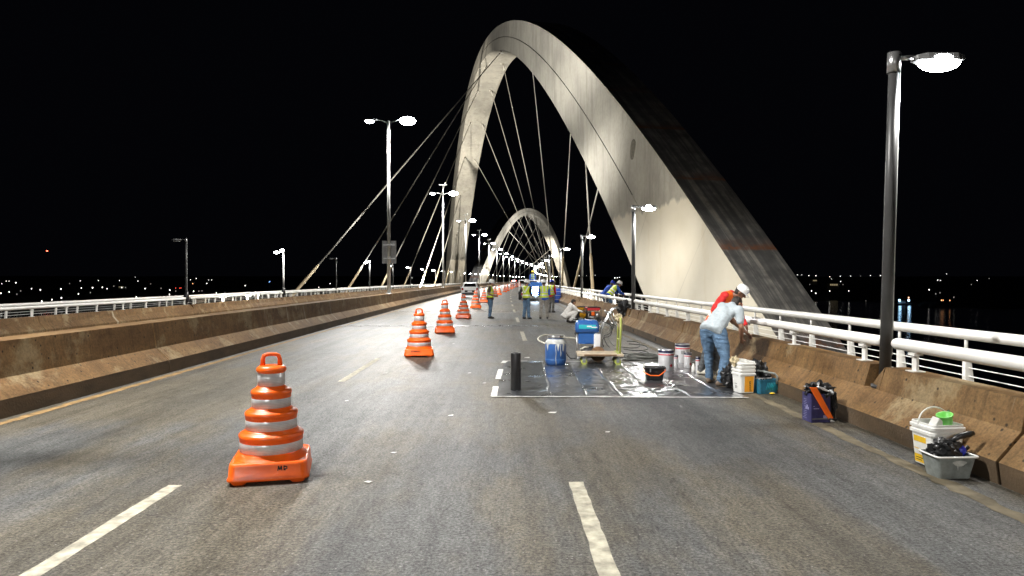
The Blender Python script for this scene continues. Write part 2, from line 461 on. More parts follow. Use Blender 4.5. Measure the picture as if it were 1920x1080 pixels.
# ------------------------------------------------------------------ setting
def stations(y0, y1, near=1.0):
    ys = [y0]; y = y0
    while y < y1:
        y += near if y < 60 else 4.0 if y < 160 else 10.0
        ys.append(min(y, y1))
    return ys
def strip(name, x0, x1, y0, y1, m, z0=0.0, z1=0.0, step=2.0, kind='structure', parent=None, follow=True):
    mb = MB(); vs = []; ys = stations(y0, y1, step)
    for y in ys:
        s = bend(y) if follow else 0
        vs += [(x0 + s, y, z0), (x1 + s, y, z1)]
    mb.add(vs, [(2 * i, 2 * i + 1, 2 * i + 3, 2 * i + 2) for i in range(len(ys) - 1)])
    o = mb.build(name, m, parent, fix=False, weld=False)
    if kind: o['kind'] = kind
    return o
YB, YE = -34.0, 560.0
LZ = -.035                       # cross-fall of the far carriageway
strip('road', -6.6, 4.5, YB, YE, 'asphalt')
strip('road', -18.4, -7.2, YB, YE, 'asphalt', -.40, 0.0)
strip('pavement', 4.72, 6.45, YB, YE, 'walk_concrete', .10, .10)
strip('pavement', -20.25, -18.5, YB, YE, 'walk_concrete', -.28, -.28)
def sweep(name, prof, y0, y1, m, parent=None, groove=(), notch=(), zoff=0.0, x0=0.0, notch_z=.45, mi=None, gw=.02, gd=.035):
    # prof: closed list of (x, z); notch: stations where everything above notch_z is cut away
    ys = set(stations(y0, y1, 2.0)); special = {}
    for g in groove:
        for d, k in ((-gw, 0), (-gw * .8, 1), (gw * .8, 1), (gw, 0)): ys.add(g + d); special[g + d] = ('g', k)
    for g in notch:
        for d, k in ((-.170, 0), (-.165, 1), (.165, 1), (.170, 0)): ys.add(g + d); special[g + d] = ('n', k)
    ys = sorted(ys); mb = MB(); n = len(prof)
    cx = sum(p[0] for p in prof) / n
    for y in ys:
        t, k = special.get(y, ('', 0)); vs = []
        for x, z in prof:
            if t == 'g' and k: x = x + gd * (1 if x < cx else -1); z = z - (gd if z > .3 else 0)
            if t == 'n' and k: z = min(z, notch_z)
            mb.v.append(Vector((x0 + x + bend(y), y, z + zoff)))
    for i in range(len(ys) - 1):
        for k in range(n):
            a, b = i * n + k, i * n + (k + 1) % n
            mb.f.append([a, b, b + n, a + n]); mb.m.append(mi[k] if mi else 0); mb.sm.append(False)
    for e in (0, len(ys) - 1):
        mb.f.append([e * n + k for k in range(n)]); mb.m.append(0); mb.sm.append(False)
    return mb.build(name, m, parent, weld=False)
LAMP_Y = [8.15 + 16.0 * k for k in range(-2, 32)]
MED_Y = [6.7 + 34.2 * k for k in range(-1, 16)]
sweep('bridge_deck', [(-21.2, -1.0), (-21.2, -.42), (-18.2, -.46), (-7.0, -.06), (5.0, -.06), (6.4, .06), (7.6, .02), (7.6, -.6), (3.0, -2.6), (-16.0, -2.6)], YB, YE, 'deck_concrete')['kind'] = 'structure'

pr = [(.035, -.05), (0, .2), (.22, .45), (.30, .72), (.56, .72), (.60, -.05)]
o = sweep('concrete_barrier', pr, YB, YE, ['barrier_concrete', 'barrier_foot'], x0=4.2, groove=[5.75, 16.9, 22.6, 33.5] + [44.5 + 11 * k for k in range(30)], notch=LAMP_Y, mi=[1, 0, 0, 0, 0, 0])
tag(o, 'low brown concrete barrier with white tube handrail on top, beside the paint buckets', 'barrier')
dh0 = None
for yq in (12.6, 15.6, 18.9, 22.2, 28.8, 32.1, 38.7):
    if dh0 is None: b = MB(); b.box((0, 0, 0), (.03, .10, .085)); dh0 = b.build('drain_hole', 'dark_rubber', o); dh = dh0
    else: dh = dh0.copy(); col.objects.link(dh); dh.parent = o
    dh.location = (4.212, yq, .105)
prm = [(.03, -.05), (0, .23), (-.24, .46), (-.31, .94), (-.79, .94), (-.86, .46), (-1.1, .23), (-1.07, -.05)]
o = sweep('concrete_barrier', prm[::-1], YB, YE, ['barrier_concrete', 'barrier_foot'], x0=-6.35, groove=[13.0, 27.6, 41.0] + [55 + 13.7 * k for k in range(30)], mi=[0, 0, 0, 0, 0, 0, 1, 1][:8])
tag(o, 'tall brown median barrier beside the line of orange cones, tall lamp posts standing in it', 'barrier')
prl = [(-x, z) for x, z in pr][::-1]
o = sweep('concrete_barrier', prl, 12, YE, ['barrier_concrete', 'barrier_foot'], x0=-18.0, zoff=-.40, groove=[27.0] + [44.5 + 11 * k for k in range(30)], notch=[l + .0 for l in LAMP_Y if l > 13])
tag(o, 'tan concrete barrier along the far side of the other carriageway, behind the median wall', 'barrier')

# painted lines (one sheet just above the asphalt)
ml = MB()
def ribbon(mb, pts, w, z=.004, rag=0.0, seed=0):
    rnd = random.Random(seed); L = []
    for i in range(len(pts) - 1):
        a, b = Vector(pts[i]), Vector(pts[i + 1])
        k = max(1, int((b - a).length / .12))
        for j in range(k): L.append(a.lerp(b, j / k))
    L.append(Vector(pts[-1])); vs = []
    for i, p in enumerate(L):
        d = (L[min(i + 1, len(L) - 1)] - L[max(i - 1, 0)]).normalized(); nrm = Vector((-d.y, d.x, 0))
        e = rnd.uniform(-rag, rag), rnd.uniform(-rag, rag)
        q = Vector((d.x, d.y, 0)) * (rnd.uniform(-rag * 2, rag * 2) if i in (0, len(L) - 1) else 0)
        vs += [Vector((p.x, p.y, z)) + nrm * (w / 2 + e[0]) + q, Vector((p.x, p.y, z)) - nrm * (w / 2 + e[1]) + q]
    mb.add(vs, [(2 * i, 2 * i + 1, 2 * i + 3, 2 * i + 2) for i in range(len(L) - 1)])
def dash(y0, y1, x, seed):
    ys = [y0 + (y1 - y0) * k / 4 for k in range(5)]
    ribbon(ml, [(x + bend(y), y, 0) for y in ys], .125, .004, .006, seed)
XR = lambda y: .60 + .07 * min(1, max(0, (y - 6) / 20)) 
XL = -2.80
for k in range(24):                        # lane line through the work area
    y1 = 5.88 + 8.6 * k
    dash(y1 - 3.45, y1, .63 - .0012 * y1, k)
for k in range(24):                        # lane line beside the cones
    y1 = 15.25 + 8.85 * (k - 1) if k else 5.83
    dash(y1 - 3.5, y1, XL, 50 + k)
ml.build('lane_markings', 'line_paint', fix=False, weld=False)['kind'] = 'structure'
me_ = MB(); ribbon(me_, [(-6.12 + bend(y), y, 0) for y in stations(YB, 300, 6)], .14, .004, .02, 3)
me_.build('edge_line', 'edge_paint', fix=False, weld=False)['kind'] = 'structure'
me_ = MB(); ribbon(me_, [(3.80 + bend(y), y, 0) for y in stations(YB, 200, 6)], .15, .004, .03, 4)
mat('edge_paint_worn', (.115, .094, .058), .85, vary=.5, nscale=3.5)
me_.build('edge_line', 'edge_paint_worn', fix=False, weld=False)['kind'] = 'structure'
for yj in (25.9, 38.2):
    j = MB()
    j.box((-1.08, yj, .004), (10.5, .09, .008)); j.box((-1.08, yj + .26, .004), (10.5, .09, .008)); j.box((-1.08, yj + .13, .002), (10.5, .15, .004), 1)
    j.build('expansion_joint', ['joint_steel', 'dark_rubber'])['kind'] = 'structure'

# water and far shore
w = MB(); w.add([(-9000, -300, -18), (9000, -300, -18), (9000, 9000, -18), (-9000, 9000, -18)], [(0, 1, 2, 3)])
w.build('water', 'lake_water', fix=False)['kind'] = 'structure'
def shore_d(u):
    if u > .60: d = 470
    elif u > .35: d = 640
    elif u > -.05: d = 700
    else: d = 445
    return d + 12 * math.sin(u * 31) + 8 * math.sin(u * 67)
def land(u, y):
    d = shore_d(u)
    if y < d: return -18 - min(3, (d - y) * .03)
    k = (y - d)
    return -18 + min(k * .05, 1.5) + k * .0118 + 4.0 * noise.noise((u * 9, y * .002, 3.1)) * min(1, k / 400)
hb = MB(); us = [-1.3 + 2.6 * i / 130 for i in range(131)]; rs = [380, 420, 445, 460, 480, 520, 600, 640, 660, 700, 760, 850, 1000, 1200, 1500, 1900, 2400, 3000, 3800]
for y in rs:
    for u in us: hb.v.append(Vector((u * y, y, land(u, y))))
for i in range(len(rs) - 1):
    for k in range(130):
        hb.f.append([i * 131 + k, i * 131 + k + 1, (i + 1) * 131 + k + 1, (i + 1) * 131 + k]); hb.m.append(0); hb.sm.append(True)
hb.build('hills', 'hill_dark', fix=False, weld=False)['kind'] = 'structure'

# ------------------------------------------------------------------ far-shore lights
def far_lamp_proto(mname):
    mb = MB(); mb.ell((0, 0, 0), (1, 1, .8), 0, 8, 6); mb.tube([(0, 0, -.7), (0, 0, -9)], .09, 5, 1)
    o = mb.build('shore_lamp', [mname, 'pole_dark']); return o
FARP = {}
def far_lamp(px, py, kind='white', size=1.0, hmin=5.0):
    u = (px - VX) / F
    y = shore_d(u) + 4
    while y < 3600:
        z = land(u, y) + hmin + 1.2
        if VY + F * (EYE - z) / y <= py: break
        y *= 1.01
    p = at_depth(px, py, y)
    r = .66 * size * y / F
    if kind not in FARP: o = FARP[kind] = far_lamp_proto('far_' + kind)
    else: o = FARP[kind].copy(); col.objects.link(o)
    hgt = max(2.0, p.z - land(u, y))
    o.location = p; o.scale = (r, r, r)
    if hgt > 9 * r: o.scale.z = hgt / 9
    adj = {'white': 'white', 'dim': 'faint whitish', 'orange': 'orange', 'red': 'small red', 'blue': 'bluish'}[kind]
    side = 'beyond the median wall' if px < 900 else 'beyond the walkway handrail'
    tag(o, '%s lamp on the dark far shore %s, one of many alike' % (adj, side), 'lamp', '%s lights along the far shore %s' % (adj, side))
    return o
c5 = [(37,523,1),(58,537,1),(150,522,.9),(225,420,1.5),(150,402,.6),(118,402,.6),(70,432,.5),(398,487,.9),(495,500,1.2),(510,628,1.1),(622,610,.9),(723,490,1.2),(728,590,1.2),(938,400,.9),(950,480,1),(917,545,1),(1074,476,1.5),(1183,473,1),(1235,488,.6),(1140,395,.8),(1373,396,.8),(1398,474,.9),(1550,360,.5),(1578,402,.8),(1657,486,1.1),(1560,581,1.1),(1765,596,.6),(1822,581,.6),(1867,578,1)]
for x, y, s in c5: far_lamp(x / 6, 460 + y / 6, 'white', s)
for x, y in [(278,512),(235,548),(1440,474),(1720,433),(1835,483),(1310,458),(1050,530),(820,430)]: far_lamp(x / 6, 460 + y / 6, 'dim', 1)
c7 = [(22,700,.7),(67,698,.9),(132,623,1.1),(128,672,1),(323,542,1.2),(362,508,.7),(427,493,.8),(397,637,1),(565,510,.6),(598,510,.7),(543,549,1.2),(650,654,.8),(908,665,.9),(972,573,1.2),(1083,648,.7),(1160,675,.8)]
for x, y, s in c7: far_lamp(300 + x / 6, 440 + y / 6, 'white', s)
for x, y in [(198,600),(243,600),(258,600)]: far_lamp(300 + x / 6, 440 + y / 6, 'red', .6)
far_lamp(300 + 387 / 6, 440 + 551 / 6, 'orange', .9)
for x, y in [(1248,527),(1240,533)]: far_lamp(300 + x / 6, 440 + y / 6, 'blue', 1.1)
for x, y in [(745,650),(845,657),(198,634),(35,602),(455,635),(490,632)]: far_lamp(300 + x / 6, 440 + y / 6, 'dim', .9)
for x, y, s in [(573.6,530.6,.7),(620,531.7,.9),(599,538.7,.6),(493.6,552,.8),(481,548,.8),(773,521,.7),(772.7,533,.7)]: far_lamp(x, y, 'white', s)
c6_ = [(77,110,.8),(113,110,.7),(172,117,1),(230,118,1),(345,126,.8),(432,122,.9),(517,120,.8),(682,117,.9),(765,116,1),(360,144,.6),(435,164,.8),(195,243,.8),(230,262,1.1),(345,244,.9),(503,243,.7),(1170,233,1.1),(1240,153,.9),(1262,156,.6),(1313,103,.6),(1568,156,.6)]
for x, y, s in c6_: far_lamp(1480 + x / 4.364, 490 + y / 4.364, 'white', s)
for x, y in [(455,190),(480,325),(645,323),(1520,190),(1667,140),(1375,295),(1225,267),(1260,258),(600,120),(180,190)]: far_lamp(1480 + x / 4.364, 490 + y / 4.364, 'dim', .9)
for x, y in [(1272,320),(1286,319),(1342,321)]: far_lamp(1480 + x / 4.364, 490 + y / 4.364, 'orange', .8)
for x, y, s in [(1086,517,.9),(1153,521,1.3),(1158,521,1.1),(1162,520,.9),(1165.6,547,.8),(1116,516,.6),(1100,517,.5)]: far_lamp(x, y, 'white', s)
# lit houses
for i, (px, py, wpx, hpx, lab) in enumerate([(1567, 534, 16, 6, 'dim yellow-lit long building on the dark far shore behind the railing'), (1531, 526, 8, 4, 'small pale-lit building on the far shore close to the arch'), (232, 538, 10, 3, 'dim lit low building on the far shore beyond the median wall')]):
    u = (px - VX) / F; y = 900.0; p = at_depth(px, py, y); k = y / F
    e = empty('house', (p.x, y, p.z - hpx * k / 2), 0, lab, 'house')
    wd, hh = wpx * k, hpx * k
    b = MB(); b.box((0, 4, hh / 2 - 2), (wd, 8, hh + 4)); b.build('wall', 'house_wall', e)
    b = MB(); b.prism([(-wd * .54, hh), (wd * .54, hh), (wd * .4, hh * 1.3), (-wd * .4, hh * 1.3)], -.3, 8.4, 'y'); b.build('roof', 'hill_dark', e)
    for q in range(4):
        b = MB(); b.box((-wd * .36 + q * wd * .24, -.05, hh * .5), (wd * .15, .1, hh * .5)); b.build('window', 'house_glow', e)
# mast with a red beacon
p = at_depth(95.5, 471.5, 2600); g = land((95.5 - VX) / F, 2600)
e = empty('radio_mast', (p.x, p.y, g), 0, 'tall dark radio mast with a red beacon on the far shore', 'mast')
b = MB(); hh = p.z - g
for a in range(3):
    t = a * 2.094; b.tube([(1.6 * math.cos(t), 1.6 * math.sin(t), 0), (.3 * math.cos(t), .3 * math.sin(t), hh)], .09, 4)
for q in range(16):
    z0, z1 = hh * q / 16, hh * (q + 1) / 16; r0, r1 = 1.6 - 1.3 * q / 16, 1.6 - 1.3 * (q + 1) / 16
    for a in range(3):
        t, t2 = a * 2.094, (a + 1) * 2.094; b.tube([(r0 * math.cos(t), r0 * math.sin(t), z0), (r1 * math.cos(t2), r1 * math.sin(t2), z1)], .05, 4)
b.build('tower', 'pole_dark', e)
b = MB(); b.ell((0, 0, hh + 1), (2.6, 2.6, 2.2), 0, 10, 8); b.build('beacon', 'beacon_red', e)
# work boat with two floodlights
p = at_depth(1699, 571, 545); e = empty('boat', (p.x, 545, -18), .1, 'small dark work boat on the lake with two bluish floodlights', 'boat')
b = MB(); hull_ = [(-6, -.4), (-5.4, -1.0), (5.0, -1.0), (6.4, .0), (6.9, 1.3), (-6.2, 1.1)]
b.prism(hull_, -1.9, 1.9, 'y'); b.build('hull', 'pole_dark', e, bevel=.2)
b = MB(); b.box((-1.5, 0, 2.0), (4.5, 2.6, 1.9)); b.build('cabin', 'white_plastic', e, bevel=.1)
b = MB(); b.box((-1.5, 0, 3.02), (5.2, 3.0, .14)); b.build('roof', 'pole_dark', e, bevel=.03)
for q in range(3): b = MB(); b.box((-2.9 + q * 1.4, -1.32, 2.25), (1.0, .05, .7)); b.build('window', 'glass_dark', e)
b = MB(); b.tube([(3.8, 0, 1.2), (3.8, 0, 5.6)], .08, 6); b.build('mast', 'pole_dark', e)
for x in (-4.2, 3.8):
    b = MB(); b.ell((x, -1.2, 3.4), (.95, .5, .95), 0, 10, 8); b.build('floodlight', 'boat_lamp', e)
b = MB(); b.ell((4.6, 0, 5.6), (.5, .5, .5), 0, 8, 6); b.build('beacon', 'far_orange', e)
def light(kind, name, loc, power, c=(1, 1, 1), parent=None, **kw):
    d = bpy.data.lights.new(name, kind); d.energy = power; d.color = c
    for k, v in kw.items(): setattr(d, k, v)
    o = bpy.data.objects.new(name, d); col.objects.link(o); o.location = loc
    if parent is not None: o.parent = parent
    return o
def aim(o, tgt, src=None):
    d = Vector(tgt) - Vector(src if src is not None else o.location)
    o.rotation_euler = d.to_track_quat('-Z', 'Y').to_euler()
for x in (-4.2, 3.8):
    light('POINT', 'floodlight_lamp', (x, -2.6, 3.2), 120, (.35, .65, 1.0), e, shadow_soft_size=.7)

# ------------------------------------------------------------------ lamp posts
P_SHORT, P_MED = 330.0, 5200.0
LED = (1.0, .975, .93)
def led_head(parent, c, ang, size=(.55, .26, .09), lit=True, tilt=0.0, lens=1.0):
    rot = Matrix.Rotation(ang, 3, 'Z') @ Matrix.Rotation(tilt, 3, 'Y')
    b = MB(); L, W, H = size
    vs = []
    for x, w_, h_ in ((-.5, .5, .6), (-.3, .8, 1), (.3, 1, 1), (.5, .7, .55)):
        for sy, sz in ((-1, -.5), (1, -.5), (.8, .5), (-.8, .5)): vs.append(Vector(c) + rot @ Vector((x * L, sy * W / 2 * w_, sz * H * h_)))
    fs = [(3, 2, 1, 0), (12, 13, 14, 15)]
    for i in range(3):
        for k in range(4): fs.append((i * 4 + k, i * 4 + (k + 1) % 4, i * 4 + 4 + (k + 1) % 4, i * 4 + 4 + k))
    b.add(vs, fs); hd = b.build('lamp_head', 'lamp_body', parent, bevel=.012)
    b = MB(); b.ell(Vector(c) + rot @ Vector((.04 * L, 0, -H * .45)), (L * .44 * lens, W * .50 * lens, H * 1.15 * lens), 0, 16, 10, rot)  # glowing bowl oversized to stand for glare around the lit head
    b.build('diffuser', 'lamp_lit' if lit else 'lamp_dead', hd)
    return hd
def short_post(name, x, y, zg, side, label, group, lit=True, second=False, sleeve=False, h=4.45, watt=P_SHORT, lean=0.0):
    e = empty(name, (x + bend(y), y, zg), -bend_dir(y), label, 'lamp post', group)
    if lean: e.rotation_euler.y = lean
    b = MB(); b.tube([(0, 0, 0), (0, 0, .04)], .15, 16); b.tube([(0, 0, .03), (0, 0, h * .62), (0, 0, h - .2)], [.066, .062, .056], 16); b.build('pole', 'pole_dark', e)
    b = MB(); b.tube([(.064, -.02, h * .1), (.060, -.02, h - .15)], .010, 6); b.build('highlight_strip', 'pole_grey', e)  # pale strip standing for the specular highlight down the pole
    b = MB(); b.tube([(0, 0, h - .24), (0, 0, h)], .074, 16); b.build('cap', 'steel', e)
    b = MB(); b.tube([(side * .06, 0, h - .06), (side * .26, 0, h - .05)], .030, 8); b.build('arm', 'steel', e)
    led_head(e, (side * .52, 0, h - .06), 0 if side > 0 else math.pi, (.56, .32, .09), lit, lens=1.0)
    if second: led_head(e, (0, -.30, h + .12), -math.pi / 2, (.5, .27, .09), True, lens=1.0)
    if sleeve:
        b = MB(); b.lathe([(.0, .5), (.12, .5), (.17, .66), (.15, .9), (.10, 1.15), (.0, 1.17)], 10); b.build('wrapping', 'black_plastic', e)
    if lit and watt and y < 150:
        l = light('SPOT', 'lamp_light', (side * .54, 0, h - .36), watt, LED, e, shadow_soft_size=.10, spot_size=R(172), spot_blend=.4)
    if second and y < 120: light('SPOT', 'lamp_light', (0, -.3, h - .2), watt, LED, e, shadow_soft_size=.10, spot_size=R(172), spot_blend=.4)
    return e
for i, y in enumerate(LAMP_Y):
    if y < -1: lab = '%s short dark lamp post behind the camera along the walkway' % nth(3 - i if i < 2 else i)
    k = i - 1
    if i < 2: lab = 'short dark lamp post on the walkway barrier, %s one behind the viewer' % nth(2 - i)
    elif k == 1: lab = 'big dark lamp post in the barrier notch by the buckets, lamp at its top lit'
    elif k == 2: lab = 'dark lamp post with lit head in front of the huge pale arch leg'
    else: lab = '%s short dark lamp post along the walkway barrier, counting away from the buckets' % nth(k)
    short_post('lamp_post', 4.58, y, .45 if abs(y - 8.15) < 600 else 0, 1, lab, 'short lamp posts along the walkway barrier', h=4.02 if y < 12 else 3.95, lean=R(1.3) if 0 < y < 12 else 0, watt=P_SHORT)
LEFT_Y = [39.8 + 17.3 * k for k in range(-1, 28)]
for k, y in enumerate(LEFT_Y):
    lab = {1: 'unlit dark lamp post beyond the median wall with its foot wrapped in black plastic', 2: 'dark lamp post with two bright heads in front of the lowest stay cable', 3: 'unlit thin dark lamp post between the first and second stay cables'}.get(k, '%s short lamp post on the outer side of the other carriageway, counting outwards' % nth(k + 1))
    short_post('lamp_post', -18.42, y, -.05, -1, lab, 'short lamp posts along the outer barrier of the other carriageway', lit=k not in (1, 3, 0), second=k in (2, 4), sleeve=k in (1, 2), h=4.2)
def median_post(y, k, label):
    e = empty('lamp_post', (-6.88 + bend(y), y, .94), -bend_dir(y), label, 'lamp post', 'tall double-armed lamp posts standing in the median barrier')
    H = 10.3
    b = MB(); b.tube([(0, 0, -.3), (0, 0, .02)], .2, 14); b.tube([(0, 0, 0), (0, 0, H)], [.115, .07], 14); b.build('pole', 'pole_grey', e)
    for s in (-1, 1):
        b = MB(); b.tube([(0, 0, H - .12), (s * .45, 0, H + .02), (s * .85, 0, H + .08)], .032, 8); b.build('arm', 'pole_grey', e)
        led_head(e, (s * 1.1, 0, H + .06), 0 if s > 0 else math.pi, (.74, .46, .14), True, 0, lens=1.5 if s > 0 else .85)
        if y < 330: light('SPOT', 'lamp_light', (s * 1.12, 0, H - .46), P_MED, LED, e, shadow_soft_size=.16, spot_size=R(166), spot_blend=.22)
    if k >= 3:
        b = MB(); b.tube([(0, 0, H), (0, 0, H + .95)], .04, 8); b.box((0, 0, H + .95), (.9, .1, .08)); b.build('mounting_bar', 'pole_grey', e)
        b = MB(); b.box((.25, -.05, H + 1.09), (.12, .3, .14)); b.build('camera', 'white_plastic', e, bevel=.02)
    return e
for k, y in enumerate(MED_Y):
    if k < 2: lab = 'tall grey median lamp post out of sight, %s one beside the near cone' % nth(k + 1)
    elif k == 2: lab = 'tall grey lamp post with the back of a square sign fixed to it'
    elif k == 3: lab = 'tall grey median lamp post with a camera bar, bright head before the far arch leg'
    else: lab = '%s tall double-armed lamp post in the median barrier, counting from the sign' % nth(k - 1)
    median_post(y, k, lab)
e = empty('traffic_sign', (-6.88 + bend(MED_Y[2]), MED_Y[2] + .13, 0), 0, 'back of a rectangular road sign clamped to the tall median lamp post', 'sign')
b = MB(); b.box((0, 0, 3.42), (.84, .006, 1.36)); b.build('panel', 'lamp_body', e)
for z in (3.05, 3.85): b = MB(); b.box((0, -.02, z), (.70, .03, .05)); b.box((0, -.13, z), (.26, .21, .05)); b.build('bracket', 'steel', e)

# ------------------------------------------------------------------ white handrails and railings
def front_rail(x, zt, zb, ya, yb, label, group, out):
    e = empty('tube_handrail', (x + bend((ya + yb) / 2), (ya + yb) / 2, zb), -bend_dir((ya + yb) / 2), label, 'handrail', group)
    L = (yb - ya) / 2; zz = zt - zb
    pts = [(0, -L, zz), (0, -L + .012, zz), (0, -L + .05, zz), (0, L - .05, zz), (0, L - .012, zz), (0, L, zz)]
    b = MB(); b.tube(pts, [.038, .058, .068, .068, .058, .038], 18); b.build('rail', 'rail_white', e)
    yk = [-L + .42]
    while yk[-1] + 2.1 < L - .8: yk.append(yk[-1] + 2.13)
    yk.append(L - .40); first = None
    for q in yk:
        if first is None:
            b = MB(); b.box((0, 0, zz / 2 - .04), (.028, .085, zz - .08)); b.box((0, 0, .004), (.14, .15, .012)); b.box((0, 0, zz - .085), (.10, .12, .03))
            first = b.build('post', 'rail_white', e); first.location.y = q
        else:
            c = first.copy(); c.location.y = q; col.objects.link(c); c.parent = e
for i in range(len(LAMP_Y) - 1):
    a, b_ = LAMP_Y[i] + .13, LAMP_Y[i + 1] - .13
    if a > 330: break
    k = i
    lab = 'white tube handrail section on the barrier, %s one counting from behind the viewer' % nth(k + 1)
    if k == 1: lab = 'thick white tube handrail beside the near buckets, ending at the big lamp post'
    if k == 2: lab = 'white tube handrail on the barrier behind the two bending workers'
    front_rail(4.63, 1.0, .72, a, b_, lab, 'white tube handrail sections along the walkway barrier', 1)
    if b_ > 22:
        front_rail(-18.43, .68, .32, a, b_, 'white tube handrail on the other carriageway, %s section counting outwards' % nth(k), 'white tube handrail sections on the other carriageway', -1)
def railing(x, zg, zt, y0, y1, side, label):
    e = empty('pedestrian_railing', (0, 0, 0), 0, label, 'railing')
    ys = stations(y0, y1, 4)
    b = MB(); b.tube([(x + bend(y), y, zt) for y in ys], .070, 14); b.build('rail', 'rail_white', e)
    for q in range(6):
        z = zg + .16 + .11 * q
        b = MB(); b.tube([(x + .02 * side + bend(y), y, z) for y in ys if y < 140], .0075, 5); b.build('wire', 'rail_white', e)
    proto = None; y = y0 + .4; n = 0; rest = MB()
    while y < y1:
        if n < 96:
            if proto is None:
                b = MB(); hz = zt - zg
                poly = [(-.03, 0), (.13 * side, 0), (.035 * side, hz - .22), (-.03 * side, hz - .22)]
                b.prism(poly, -.03, .03, 'y'); b.tube([(0, 0, hz - .24), (0, 0, hz - .06)], .022, 8)
                for q in range(6): b.tube([(-.04 * side, 0, .16 + .11 * q), (.0, 0, .16 + .11 * q)], .014, 6)
                proto = b.build('post', 'rail_white', e); o = proto
            else: o = proto.copy(); col.objects.link(o); o.parent = e
            o.location = (x + bend(y), y, zg)
        else: rest.box((x + bend(y) + .03 * side, y, zg + .4), (.14, .06, .8))
        n += 1; y += 1.52
    if rest.v: rest.build('post', 'rail_white', e)['kind'] = 'stuff'
railing(6.12, .10, 1.03, YB, 330, 1, 'white railing with wire infill and finned posts on the lake side of the walkway')
railing(-19.9, -.28, .73, 18, 330, -1, 'white railing with finned posts on the outer edge of the other carriageway')

